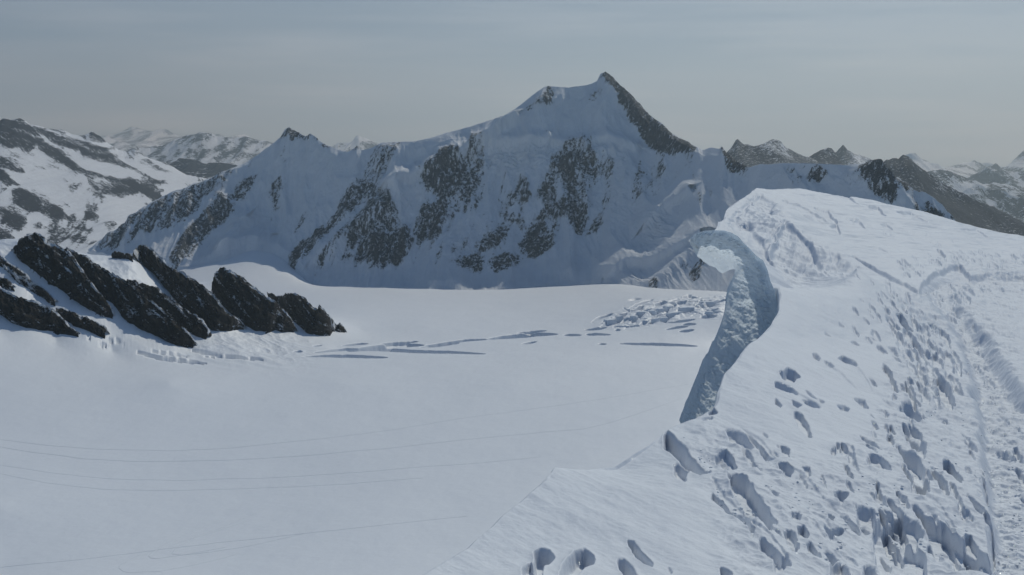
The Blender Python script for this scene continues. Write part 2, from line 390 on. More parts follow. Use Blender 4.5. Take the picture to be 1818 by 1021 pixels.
polys_main = [
    (Z2(540, 520, 700, 220, 860, 215, 1060, 240, 1290, 200, 1480, 360, 1640, 360, 1800, 190, 1900, 200, 1960, 480, 1640, 790, 1300, 880, 1020, 860, 925, 730, 800, 860, 400, 890), .15), (Z1(1180, 480, 1450, 230, 1560, 250, 1500, 560, 1380, 700, 1230, 600), .10), (Z3(560, 1000, 700, 700, 850, 560, 1100, 620, 1300, 640, 1200, 800, 900, 900, 760, 1020), .14),
    (Z2(205, 210, 240, 165, 275, 132, 310, 155, 360, 180, 395, 162, 440, 212, 500, 245, 545, 268, 500, 255, 445, 248, 430, 208, 390, 192, 330, 205, 285, 225, 265, 205, 240, 195), 1.0), (Z2(600, 240, 625, 222, 655, 255, 600, 268), 1.0),
    (Z2(170, 480, 195, 430, 225, 410, 250, 425, 245, 470, 215, 540, 195, 590, 185, 520), .75), (Z2(235, 250, 285, 250, 260, 330, 225, 390, 225, 320), .28), (Z2(330, 260, 350, 300, 300, 400, 285, 400, 300, 330), .3),
    (Z2(345, 590, 400, 550, 430, 570, 360, 640, 310, 700, 330, 650), .5), (Z2(215, 640, 240, 645, 240, 665, 225, 660), .8),
    (Z2(740, 215, 870, 205, 840, 270, 800, 340, 770, 400, 735, 470, 700, 520, 650, 530, 540, 530, 560, 490, 640, 400, 690, 310), .52), (Z2(620, 430, 700, 440, 720, 490, 690, 520, 610, 545, 540, 535, 580, 480), .8),
    (Z2(540, 545, 640, 535, 600, 590, 540, 630, 480, 700, 420, 760, 370, 835, 260, 872, 290, 790, 380, 720, 460, 650, 520, 590), .92),
    (Z2(700, 520, 745, 475, 790, 500, 830, 570, 850, 625, 820, 680, 760, 690, 690, 720, 640, 780, 600, 790, 560, 740, 500, 810, 440, 885, 400, 892, 470, 800, 540, 720, 600, 650, 660, 580), .78),
    (Z2(870, 640, 915, 715, 908, 770, 860, 835, 790, 850, 740, 880, 690, 860, 620, 870, 640, 790, 690, 730, 760, 700, 830, 690), 1.0), (Z2(560, 815, 610, 805, 625, 840, 585, 842), .9),
    (Z2(1060, 255, 1130, 270, 1190, 310, 1190, 420, 1130, 480, 1090, 540, 1040, 500, 960, 430, 960, 400, 1040, 310), .95), (Z2(960, 540, 1090, 520, 1105, 600, 1060, 690, 1045, 722, 980, 724, 915, 705, 930, 620), .9),
    (Z2(1210, 170, 1290, 210, 1290, 400, 1270, 490, 1220, 585, 1140, 572, 1150, 500, 1190, 430, 1200, 310), .62), (Z2(1215, 540, 1260, 500, 1230, 580), .9),
    (Z2(1430, 510, 1455, 450, 1483, 395, 1512, 430, 1535, 520, 1440, 538), .85), (Z2(1555, 520, 1570, 460, 1600, 440, 1620, 385, 1640, 420, 1640, 470, 1660, 520, 1590, 532), .95),
    (Z3(470, 610, 540, 560, 600, 490, 680, 480, 700, 560, 760, 680, 750, 760, 700, 860, 690, 960, 640, 1000, 540, 990, 560, 860, 540, 760, 480, 740), .6), (Z3(530, 610, 590, 600, 600, 680, 620, 760, 610, 870, 560, 880, 550, 700, 490, 690), 1.0), (Z3(600, 640, 740, 640, 760, 720, 700, 740, 640, 700), .75),
    (Z3(380, 960, 440, 900, 520, 890, 690, 900, 680, 970, 560, 1000, 430, 980), .85), (Z3(220, 895, 290, 725, 330, 800, 352, 885, 250, 908), .85), (Z3(385, 885, 470, 720, 500, 860, 500, 890), .95),
    (Z4(55, 535, 120, 450, 172, 362, 205, 440, 220, 500, 252, 540, 210, 575, 140, 608, 80, 575), 1.0), (Z4(185, 365, 330, 355, 345, 390, 300, 410, 220, 420), .9), (Z4(310, 420, 350, 400, 425, 410, 400, 460, 385, 510, 345, 495), .85), (Z4(420, 480, 480, 375, 505, 440, 450, 492, 400, 505), .8), (Z4(225, 430, 275, 440, 275, 480, 235, 480), .8),
    (Z4(0, 370, 40, 365, 45, 395, 0, 420), 1.0), (Z4(0, 600, 40, 570, 72, 625, 0, 655), .9), (Z4(480, 310, 560, 300, 600, 250, 620, 270, 540, 390, 470, 350), .35), (Z4(670, 290, 720, 120, 830, 130, 780, 170, 740, 260), .42), (Z4(680, 130, 760, 110, 860, 140, 720, 200), .5),
    (Z4(500, 70, 545, 70, 540, 130, 470, 260, 460, 220), .4), (Z4(1010, 190, 1100, 220, 1060, 300, 960, 380, 970, 300), .32),
    (Z2(1245, 770, 1270, 710, 1335, 665, 1400, 620, 1412, 665, 1370, 740, 1290, 785), .92), (Z2(1395, 575, 1440, 575, 1440, 605, 1500, 620, 1490, 670, 1420, 620), .8), (Z2(1085, 765, 1190, 700, 1195, 745, 1120, 805), .72),
    (Z2(1025, 862, 1130, 840, 1240, 778, 1285, 830, 1270, 885, 1200, 885, 1150, 852), .9), (Z2(1305, 835, 1390, 778, 1460, 788, 1475, 830, 1400, 872, 1340, 888), .95), (Z2(1460, 740, 1580, 600, 1600, 650, 1560, 720, 1480, 770), .9),
    (Z3(300, 335, 400, 265, 440, 205, 492, 200, 490, 305, 440, 320, 340, 348), .72), (Z3(700, 275, 712, 235, 745, 212, 778, 205, 778, 260, 735, 282, 705, 304), .75), (Z3(310, 275, 355, 235, 360, 245, 320, 272), .9), (Z3(425, 200, 455, 170, 480, 185, 440, 205), .8), (Z3(555, 192, 590, 183, 590, 190), .6),
    (Z3(790, 150, 775, 110, 800, 86, 835, 108, 875, 150, 965, 240, 1085, 370, 1235, 490, 1390, 567, 1290, 597, 1150, 590, 1120, 575, 1060, 522, 1010, 470, 965, 400, 935, 370, 938, 290, 880, 285, 872, 222, 832, 205), 1.25), (Z3(735, 150, 770, 120, 780, 140), .7),
    (Z1(480, 790, 540, 730, 640, 620, 740, 555, 870, 488, 960, 460, 1080, 420, 1180, 365, 1250, 330, 1200, 410, 1100, 500, 1020, 605, 900, 660, 800, 690, 700, 720, 640, 770), .66), (Z1(700, 600, 900, 500, 1070, 430, 1080, 500, 960, 600, 760, 690), .72),
    (Z1(878, 838, 940, 740, 1010, 650, 1110, 560, 1150, 490, 1190, 520, 1225, 580, 1180, 640, 1060, 720, 990, 825, 920, 862), .95), (Z1(1188, 500, 1230, 440, 1275, 405, 1340, 385, 1310, 450, 1272, 522, 1212, 530), .85),
    (Z5(118, 118, 152, 145, 192, 180, 235, 205, 275, 232, 210, 262, 150, 274, 132, 215), 1.25),
    (Z5(580, 290, 605, 220, 650, 222, 695, 250, 655, 282, 600, 302), .9), (Z5(830, 310, 850, 235, 880, 218, 905, 300, 925, 380, 870, 320), .85),
    (Z5(880, 215, 915, 190, 950, 190, 1000, 255, 1065, 280, 1112, 310, 1155, 350, 1060, 382, 1040, 400, 1095, 445, 1000, 425, 940, 405, 910, 310), .95), (Z5(1095, 452, 1300, 465, 1385, 505, 1380, 525, 1250, 492, 1130, 470), .95), (Z5(1120, 370, 1160, 370, 1170, 450, 1120, 445), .5), (Z5(1200, 400, 1260, 410, 1255, 460, 1200, 450), .5),
    (Z5(360, 300, 380, 260, 430, 215, 440, 240, 370, 305), .5), (Z5(440, 300, 450, 215, 580, 210, 540, 330), .36), (Z5(700, 250, 840, 260, 860, 350, 740, 350), .25),
    (ZF(1080, 370, 1110, 310, 1170, 240, 1200, 170, 1310, 150, 1320, 190, 1250, 260, 1200, 370, 1130, 410), .9), (ZF(640, 480, 720, 380, 770, 400, 780, 470, 700, 500, 650, 510), .8), (ZF(650, 450, 780, 330, 950, 250, 1050, 180, 1170, 170, 1100, 280, 980, 420, 860, 410, 780, 380), .36), (ZF(840, 480, 880, 455, 900, 480, 860, 500), .9),
    (ZF(360, 65, 385, 52, 392, 68, 370, 74), .9), (ZF(130, 50, 160, 40, 200, 55, 165, 82), .9),
]
TA = 1.5
terr_main = [
    ([(690, 338), (730, 318), (765, 298), (800, 282), (838, 268), (872, 246), (912, 214)], 30, 16, 9),
    ([(560, 470), (620, 420), (680, 375), (700, 345)], 26, 14, 12), ([(395, 470), (420, 430), (440, 400)], 22, 20, 8),
    ([(850, 262), (900, 256), (970, 252), (1040, 262), (1075, 250), (1130, 258)], 15, 12, 8), ([(990, 300), (1040, 285), (1085, 270)], 10, 10, 8),
    ([(700, 400), (715, 350), (740, 330)], 8, 10, 8),
    ([(1075, 490), (1110, 470), (1150, 465), (1190, 450), (1235, 430)], 26, 26, 6), ([(1145, 400), (1170, 375), (1215, 350)], 22, 18, 8), ([(1140, 520), (1180, 490), (1220, 460), (1240, 445)], 24, 14, 18),
    ([(400, 445), (430, 440), (480, 425)], 14, 14, 8)]
def seracs(px, py, X, Zc):
    """broken hanging ice on the wall"""
    o = 0
    for cx, cy, rx, ry, a in [(1165, 405, 26, 34, 16), (950, 285, 95, 24, 8), (1040, 282, 45, 20, 8), (890, 285, 40, 30, 7), (840, 440, 70, 35, 7), (720, 370, 26, 40, 6), (1175, 490, 60, 30, 9), (1110, 505, 40, 16, 9), (1250, 450, 40, 22, 7), (1085, 350, 40, 60, 5), (430, 410, 28, 28, 7)]:
        m = np.exp(-((px - cx) / rx) ** 2 - ((py - cy) / ry) ** 2)
        o = o + a * m
    o = np.where(o > .3, o, 0)
    d1, d2, v = cells(X / 26. + .5 * perlin(X / 40, Zc / 40, 3), Zc / 20., 4)
    return o * (.7 * ridged(X / 60. + .3 * perlin(X / 90, Zc / 90, 6), Zc / 34., 5, 45, .58) + .5 * (v - .5)) + 2.2 * fbm(X / 70., Zc / 46., 5, 44)
M_main = mountain_mat('shaded_face_snow_and_rock', 2.6, bump=.9, base=.80, amp=2.1)
mountain('mountain', 'tall pointed white peak with a long shaded wall of snow and dark rock buttresses', 'mountain', sky_main, base_main, Yb_main, Yc_main, M_main, polys_main,
         px0=160, px1=1780, step=1.0, rows=460, jag=[(160, 3), (430, .6), (495, 2), (515, 2.5), (640, 3), (655, .3), (930, .3), (950, 1.2), (985, .8), (1055, .6), (1070, 2.2), (1240, 2.2), (1260, .4), (1278, .5), (1290, 3), (1300, .3), (1530, .5), (1560, 3), (1780, 3)],
         terraces=terr_main, rockrelief=17, seed=3, basejag=6, g=.78, apron=55, edge_mix=.3, strata=3.0, streak=(.36, .28, 30., 170.), rocksoft=7.0, extra=seracs, gul=((330, 900, 46), (95, 220, 19), (30, 60, 6.0)))

# --- the range on the left
sky_left = [(-150, 190), (-60, 205), (0, 213), (4, 210), (16, 212), (38, 210), (50, 220), (70, 224), (92, 230), (113, 231), (126, 238), (145, 241), (152, 239), (164, 234), (178, 241), (190, 253), (210, 266), (225, 270), (240, 265), (262, 279), (284, 287), (296, 290), (310, 298), (330, 310), (372, 318), (420, 332), (480, 345)]
polys_left = [
    (ZG(0, 80, 20, 75, 100, 85, 150, 80, 200, 130, 250, 175, 320, 250, 430, 330, 520, 390, 620, 440, 720, 480, 880, 490, 960, 540, 1040, 580, 1100, 600, 1040, 640, 960, 580, 860, 530, 760, 505, 640, 480, 520, 430, 400, 380, 310, 330, 250, 270, 200, 310, 120, 280, 60, 285, 0, 260), .92),
    (ZG(220, 130, 330, 140, 400, 160, 480, 200, 620, 255, 720, 290, 790, 350, 880, 400, 990, 465, 900, 445, 780, 400, 660, 350, 560, 325, 540, 300, 430, 290, 330, 240, 270, 180), .86), (ZG(600, 185, 640, 170, 700, 205, 735, 245, 690, 225, 640, 205), .8),
    (ZG(0, 340, 80, 355, 140, 390, 240, 425, 350, 490, 280, 480, 170, 420, 170, 460, 80, 430, 0, 400), .8), (ZG(0, 430, 60, 450, 100, 500, 170, 540, 130, 540, 90, 520, 60, 570, 0, 605), .95), (ZG(160, 470, 250, 490, 270, 510, 190, 490), .8),
    (ZG(80, 560, 150, 560, 220, 600, 330, 645, 420, 700, 480, 750, 420, 765, 340, 750, 250, 720, 170, 700, 100, 650), .93), (ZG(0, 680, 80, 720, 190, 760, 190, 840, 120, 845, 60, 800, 0, 780), .85), (ZG(0, 820, 80, 860, 130, 920, 60, 945, 0, 900), .75), (ZG(200, 770, 300, 790, 310, 820, 250, 830), .6),
    (ZG(340, 580, 420, 630, 520, 700, 450, 670, 380, 620), .62), (ZG(520, 525, 640, 570, 760, 640, 870, 680, 880, 720, 820, 750, 700, 690, 620, 600), .5), (ZG(560, 700, 700, 740, 800, 790, 740, 830, 640, 780, 580, 750), .7), (ZG(400, 880, 520, 860, 660, 910, 610, 940, 500, 910), .62), (ZG(460, 790, 620, 820, 700, 870, 600, 850), .5),
    (ZG(870, 290, 920, 275, 1000, 320, 1070, 345, 980, 330), .8), (ZG(960, 350, 1090, 400, 1000, 372), .75), (ZG(760, 315, 800, 320, 790, 335), .8), (ZG(980, 490, 1100, 520, 1050, 515), .7)]
M_left = mountain_mat('sunny_range_snow_and_rock', 3.6, amp=2.1, dark=(.017, .020, .026), mid=(.038, .044, .054), pale=(.085, .092, .104), rot=(0, math.radians(30), 0), bump=.7, base=.84)  # rock tones cooled: some of the air's blue is put into the colour
mountain('mountain_range', 'sunlit snowy range with slanting dark rock bands descending to the valley', 'mountain range', sky_left, [(-150, 520), (0, 500), (150, 475), (340, 440), (480, 400)],
         [(-150, 4300), (0, 4500), (200, 5200), (480, 7400)], [(-150, 6600), (0, 6900), (200, 7900), (480, 8800)], M_left, polys_left, step=1.0, rows=330, jag=[(-150, 3), (0, 2.5), (110, 3), (130, .5), (150, .5), (165, 2.5), (185, 1.5), (195, .4), (480, 1)],
         rockrelief=34, seed=21, gul=((700, 900, 26), (160, 160, 12), (50, 60, 5)), g=1.0, noise_rock=.10, rock0=.20, back=.8, streak=(1.25, 2.1, 20., 260.), sharp=16)

# --- far ranges fading into the air
M_far = mountain_mat('far_snow_and_rock', 11, dark=(.018, .023, .032), mid=(.038, .046, .060), pale=(.08, .092, .112), amp=1.7, bump=.8, base=.95)  # blue of the distant air partly painted into the rock tones
def far_range(label, skyl, by, Y0, Y1, seed, rock=.3, jag=2.0, amp=1.0, nm='mountain', polys=(), cat='mountain', mat=None, rk=1.5):
    x0, x1 = min(p[0] for p in skyl), max(p[0] for p in skyl); s = Y1 / 8000.
    mountain(nm, label, cat, skyl, [(x0, by), (x1, by)], [(x0, Y0), (x1, Y0)], [(x0, Y1), (x1, Y1)], mat or M_far, polys, rows=150, step=1.0,
             jag=[(x0, jag), (x1, jag)], gul=((520 * s, 800 * s, 105 * s * amp), (190 * s, 260 * s, 36 * s * amp), (60 * s, 70 * s, 15 * s * amp)), rockrelief=12 * s, rock0=rock * rk, noise_rock=.55 if rk > 1.2 else .3, seed=seed, g=1.0, back=.7, gsm=4)
far_range('pale blue snow peaks far behind the left valley', Z1(480, 260, 570, 245, 650, 262, 700, 250, 740, 240, 800, 232, 840, 228, 900, 200, 935, 188, 1000, 181, 1050, 170, 1085, 178, 1130, 197, 1160, 186, 1220, 190, 1262, 178, 1330, 196, 1420, 212, 1500, 228, 1600, 235, 1740, 250), 345, 13000, 16500, 41, .30)
far_range('low dark rocky spur in front of the far blue peaks', Z1(760, 300, 830, 318, 870, 335, 930, 294, 1000, 300, 1060, 322, 1120, 318, 1180, 322, 1260, 340, 1400, 380), 345, 8200, 9600, 43, .62, 1.5, .8, 'rocky_hill', cat='hill')
far_range('hazy snow cone showing just left of the long snow ridge', Z2(380, 290, 480, 250, 525, 215, 560, 214, 600, 205, 620, 190, 637, 184, 660, 192, 705, 206, 745, 216, 840, 250), 330, 17000, 20500, 47, .22, 1.2)
far_range('faintest blue mountains on the left horizon', [(130, 250), (170, 243), (195, 240), (225, 236), (250, 231), (275, 234), (300, 239), (330, 242), (370, 245), (420, 250), (480, 254)], 275, 30000, 36000, 51, .3, 1.5)
far_range('second line of hazy white peaks beyond the left range', [(150, 262), (190, 248), (215, 254), (240, 258), (262, 262), (300, 262), (330, 256), (380, 262), (430, 270)], 300, 21000, 25000, 53, .25, 1.5)
M_dark = mountain_mat('dark_rock_with_thin_snow', 3.6, dark=(.012, .017, .026), mid=(.024, .032, .046), pale=(.052, .064, .084), amp=1.5, stretch=.4, base=1.0)  # strong blue in the rock colours stands in for haze
DK = dict(mat=M_dark, rk=1.08)
far_range('dark rocky mountain with two blunt summits behind the snow ridge', Z5(40, 220, 110, 165, 150, 150, 178, 122, 197, 92, 210, 84, 228, 98, 245, 108, 300, 120, 340, 112, 370, 93, 400, 80, 422, 86, 445, 98, 470, 126, 520, 155, 580, 176, 640, 200, 720, 240), 330, 5600, 6700, 61, .62, 1.6, .5, 'rocky_mountain', **DK)
far_range('dark round rock dome behind the snow ridge', Z5(560, 230, 590, 176, 620, 160, 650, 142, 690, 127, 712, 134, 735, 160, 760, 200, 800, 240), 330, 6000, 6900, 63, .74, 1.5, .4, 'rocky_mountain', **DK)
far_range('small sharp pyramid peak between dark dome and hazy peaks', Z5(640, 240, 700, 170, 740, 145, 771, 113, 795, 138, 830, 158, 870, 166, 920, 190, 975, 215, 1040, 260), 330, 7600, 8800, 67, .56, 1.4, .6, 'rocky_mountain', **DK)
far_range('long dark rock ridge sloping down to the right behind the foreground snow', Z5(860, 300, 930, 245, 975, 212, 1005, 190, 1030, 186, 1055, 180, 1070, 184, 1092, 164, 1118, 170, 1150, 205, 1195, 240, 1250, 275, 1310, 318, 1370, 350, 1440, 384, 1500, 418, 1560, 436, 1640, 478, 1736, 525, 1900, 600, 2100, 680), 480, 4300, 5600, 71, .76, 2.0, .55, 'rocky_ridge', cat='rock ridge', **DK)
far_range('white rounded far peak above the dark sloping ridge', Z5(1000, 260, 1060, 205, 1110, 162, 1135, 154, 1160, 158, 1195, 188, 1250, 212, 1310, 232, 1380, 262), 350, 14500, 17000, 73, .14, 1.0)
far_range('hazy far pyramid in the middle of the right skyline', Z5(1250, 260, 1330, 232, 1400, 210, 1440, 204, 1470, 193, 1500, 208, 1530, 222, 1600, 240), 350, 19000, 23000, 75, .3, 1.2)
far_range('hazy peak cut by the right edge of the picture', Z5(1520, 260, 1590, 235, 1640, 225, 1670, 205, 1700, 172, 1736, 140, 1780, 130, 1830, 165, 1900, 190, 2050, 200, 2200, 230), 380, 14500, 17500, 77, .36, 1.6)
far_range('grey blue dark cone near the right edge', Z5(1430, 290, 1490, 262, 1550, 235, 1587, 210, 1620, 238, 1680, 268, 1760, 300, 1850, 310), 380, 12500, 14500, 79, .42, 1.4)
far_range('near blue ridge with long gullies under the far right peaks', Z5(1140, 300, 1200, 262, 1240, 250, 1290, 246, 1345, 252, 1400, 276, 1450, 300, 1520, 322, 1570, 312, 1640, 320, 1700, 345, 1760, 360, 1900, 380, 2100, 420), 470, 9200, 11000, 83, .36, 1.6)

# ------------------------------------------------------------------ glacier and its snow slopes
gl_ctl = [(-300, 1021, 720), (0, 1021, 760), (400, 1021, 730), (900, 1021, 700), (1400, 1021, 690), (1900, 1021, 690), (-300, 900, 930), (0, 900, 930), (600, 900, 930), (1200, 900, 900), (1900, 900, 880), (-300, 790, 1180), (0, 800, 1160), (600, 800, 1170), (1200, 760, 1230), (1900, 760, 1200),
          (-300, 640, 1560), (0, 680, 1480), (300, 680, 1550), (600, 680, 1620), (900, 680, 1620), (1250, 680, 1580), (1900, 680, 1500), (-200, 600, 1640), (0, 585, 1700), (100, 605, 1730), (200, 622, 1760), (340, 625, 1850), (480, 620, 1960), (600, 618, 2060), (800, 618, 2120), (1000, 612, 2150), (1280, 615, 2100), (1900, 600, 2000),
          (640, 585, 2380), (760, 580, 2450), (900, 582, 2450), (1040, 580, 2420), (1160, 570, 2380), (1290, 562, 2300), (600, 545, 2950), (750, 545, 3000), (900, 545, 3000), (1050, 540, 2900), (1150, 538, 2650), (1290, 528, 2560), (1900, 520, 2500), (540, 510, 3650), (700, 515, 3650), (850, 516, 3650), (1000, 510, 3600), (1080, 505, 3500), (1180, 520, 3000), (400, 492, 3950), (460, 491, 3950), (520, 494, 3950), (350, 478, 4250), (400, 460, 4420), (450, 436, 4490), (500, 450, 4410), (540, 488, 4150), (450, 425, 5200),
          (560, 508, 4050), (850, 514, 3950), (1060, 505, 3900), (850, 505, 4700), (1400, 500, 4300), (1900, 520, 4000), (700, 500, 6000), (1500, 500, 6000), (100, 520, 5500),
          # the spur with rock ribs on the left
          (-300, 440, 1750), (-150, 445, 1800), (0, 445, 1880), (40, 430, 1930), (95, 447, 1960), (160, 456, 2010), (230, 452, 2060), (290, 492, 2110), (380, 500, 2170), (450, 528, 2210), (540, 555, 2260), (600, 582, 2280),
          (0, 520, 1790), (60, 510, 1850), (120, 500, 1900), (200, 510, 1930), (260, 545, 1940), (330, 560, 1990), (420, 575, 2040), (520, 586, 2120), (150, 570, 1800), (250, 592, 1840),
          (-300, 560, 2400), (0, 560, 2500), (150, 580, 2500), (300, 585, 2600), (420, 575, 2700), (500, 560, 2700), (0, 540, 3600), (300, 530, 3600), (-300, 540, 3600)]
GS = Surf(gl_ctl)
def glacier_hit(px, py, Y0=600, Y1=3400):
    Ys = np.exp(np.linspace(math.log(Y0), math.log(Y1), 900)); z = GS.z(np.full(900, float(px)), Ys)
    q = unproj(surf_point(np.full(900, float(px)), Ys, z))[1]
    i = max(int(np.argmax(q <= py)), 1) if (q <= py).any() else len(q) - 1
    f = (q[i - 1] - py) / (q[i - 1] - q[i] + 1e-9); Y = Ys[i - 1] + (Ys[i] - Ys[i - 1]) * min(max(f, 0), 1)
    zz = GS.z(np.array([float(px)]), np.array([Y]))[0]
    return surf_point(float(px), Y, zz)
pyl = np.concatenate([np.arange(1150, 680, -3.0), np.arange(680, 648, -.9), np.arange(648, 560, -.25), np.arange(560, 516, -.8), np.arange(516, 498, -.5)])
Yrow = np.interp(-pyl, [-1300, -1021, -900, -800, -680, -618, -580, -545, -516, -498], [480, 720, 930, 1165, 1620, 2110, 2450, 3000, 3650, 5200])
pxc = np.concatenate([np.arange(-500, -60, 12.), np.arange(-60, 1320, .75), np.arange(1320, 2300, 14.)])
PXg, Yg = np.meshgrid(pxc, Yrow)
Zg = GS.z(PXg, Yg)
V = surf_point(PXg, Yg, Zg); qx, qy = unproj(V)
cr = new_raster(); FY = lambda p: (p[0], (p[1] - 510) * 6)
for pts, wd, dp in [
        (ZR(690, 668, 720, 672, 790, 690, 870, 705, 960, 715, 1040, 724), 3.4, 8), (ZR(760, 660, 860, 675, 950, 690), 2.2, 5), (ZR(960, 662, 1060, 672, 1120, 682), 1.8, 4), (ZR(1030, 690, 1120, 690, 1220, 698, 1330, 708), 2.6, 6), (ZR(500, 625, 540, 632), 3, 5), (ZR(540, 605, 590, 612, 630, 628), 2, 4), (ZR(410, 586, 460, 594), 1.2, 3),
        (ZM(275, 312, 340, 308, 440, 309, 580, 314), 3.2, 8), (ZM(320, 296, 420, 284, 520, 284, 660, 290, 780, 292, 930, 298), 3.4, 8), (ZM(440, 290, 540, 276, 640, 268, 710, 266), 5.0, 9), (ZM(420, 270, 470, 264, 510, 262), 2.2, 5), (ZM(560, 262, 640, 258, 690, 252), 2.4, 5), (ZM(700, 274, 760, 266, 835, 260), 3.2, 7), (ZM(720, 266, 800, 258, 860, 250, 950, 244), 2.4, 6), (ZM(940, 244, 1020, 236, 1110, 229, 1190, 229), 4.2, 8),
        (ZM(1050, 222, 1110, 218, 1150, 216), 2.0, 4), (ZM(1215, 231, 1275, 233), 2.2, 5), (ZM(1295, 229, 1380, 232), 2.0, 4), (ZM(1065, 263, 1115, 256), 2.0, 4), (ZM(1415, 263, 1520, 264, 1600, 267, 1690, 271), 2.6, 6), (ZM(1340, 265, 1365, 265), 1.6, 4), (ZM(245, 294, 275, 292), 2, 4), (ZM(315, 274, 345, 270), 1.4, 3),
        (ZF(865, 878, 960, 862, 1080, 848), 2.0, 5), (ZF(1000, 900, 1080, 892, 1140, 880), 2.2, 5), (ZF(1035, 832, 1100, 826, 1160, 824), 2.2, 5), (ZF(870, 806, 1000, 802, 1080, 790, 1150, 774), 2.0, 5), (ZF(50, 880, 170, 876, 260, 866), 2.2, 5), (ZF(70, 932, 140, 930, 215, 932), 2.4, 5), (ZF(330, 856, 420, 852, 520, 842, 620, 840), 1.6, 4), (ZF(120, 808, 200, 760, 330, 722), 2.2, 5), (ZF(510, 662, 600, 615, 730, 580), 2.4, 5), (ZF(490, 585, 560, 572, 610, 570), 1.6, 4), (ZF(355, 888, 400, 885), 1.8, 4), (ZF(1040, 555, 1080, 545, 1115, 532), 3, 5), (ZF(1105, 555, 1180, 566), 3, 5), (ZF(755, 625, 800, 620, 870, 604), 3, 5),
        (ZF(1220, 762, 1300, 750, 1365, 744), 3.6, 7), (ZF(640, 640, 560, 690, 480, 705), 3.5, 6)]:
    fill_line(cr, resample(pts, 24), wd * 1.5, dp * 1.7, FY)
for pts, dp in [(ZF(200, 860, 290, 790, 370, 750, 470, 720, 440, 770, 370, 830, 320, 848), 8), (ZF(510, 810, 560, 730, 640, 690, 720, 670, 640, 740, 570, 790), 8), (ZF(690, 720, 800, 690, 830, 660, 900, 650, 880, 700, 800, 730, 740, 755), 7), (ZF(680, 825, 760, 770, 870, 750, 940, 705, 1010, 700, 930, 755, 870, 780, 855, 808, 800, 800), 8), (ZF(1005, 690, 1070, 650, 1120, 640, 1140, 690, 1080, 700, 1030, 715), 9), (ZF(970, 610, 1080, 598, 1040, 630, 990, 635), 7),
                (ZF(1200, 588, 1260, 600, 1330, 610, 1400, 585, 1475, 570, 1475, 592, 1390, 612, 1340, 640, 1310, 668, 1270, 630), 9), (ZF(1265, 725, 1330, 690, 1350, 705, 1290, 742), 6), (ZF(1180, 630, 1240, 650, 1260, 665, 1200, 650), 5), (ZF(430, 660, 500, 690, 560, 680, 640, 655, 600, 690, 500, 715), 5), (ZF(900, 640, 970, 615, 980, 640, 920, 660), 5), (ZF(600, 835, 630, 808, 690, 800, 640, 835), 5)]:
    fill_poly(cr, [FY(p) for p in pts], dp)
qn = qy + .5 * fbm(qx / 26., qx * 0 + .3, 3, 87); dent = np.where((qy > 505) & (qy < 685), sample(blur(cr, .9), qx, (qn - 510) * 6), 0)
ice_zone = new_raster(); fill_poly(ice_zone, ZF(140, 860, 330, 740, 560, 620, 860, 590, 1000, 560, 1240, 560, 1480, 540, 1480, 620, 1420, 760, 1180, 740, 900, 800, 600, 845), 1.0)
iz = sample(blur(ice_zone, 5), qx, qy)
d1, d2, cv = cells(V[..., 0] / 42. + .5 * perlin(V[..., 0] / 60, V[..., 1] / 60, 2), V[..., 1] / 60., 12)
Zg = Zg - dent * Yg / F + iz * (cv * 4.5 - 3.0 * (np.maximum(0, .16 - (d2 - d1)) / .16) + 3.0 * fbm(V[..., 0] / 25., V[..., 1] / 40., 4, 9))
X, Y = V[..., 0], V[..., 1]
Zg = Zg + 1.6 * fbm(X / 260., Y / 420., 3, 71) + .22 * fbm(X / 34., Y / 70., 3, 72)
spur = np.exp(-((Yg - 1950) / 170.) ** 2) * sstep(620, 480, qx)
Zg = Zg + spur * (3.0 * ridged((X + .35 * Y) / 60., (Y - .2 * X) / 60., 4, 76))
V = surf_point(PXg, Yg, Zg)
M_gl = snow_mat('glacier_snow', spec=.5, grains=((2.5, .05), (9, .25), (60, 1.2)), tint=.06, streak=(1, .35, 1))
go = grid_mesh('glacier', V, M_gl); tag(go, 'wide smooth white glacier filling the basin below the peak', 'glacier', kind='structure')

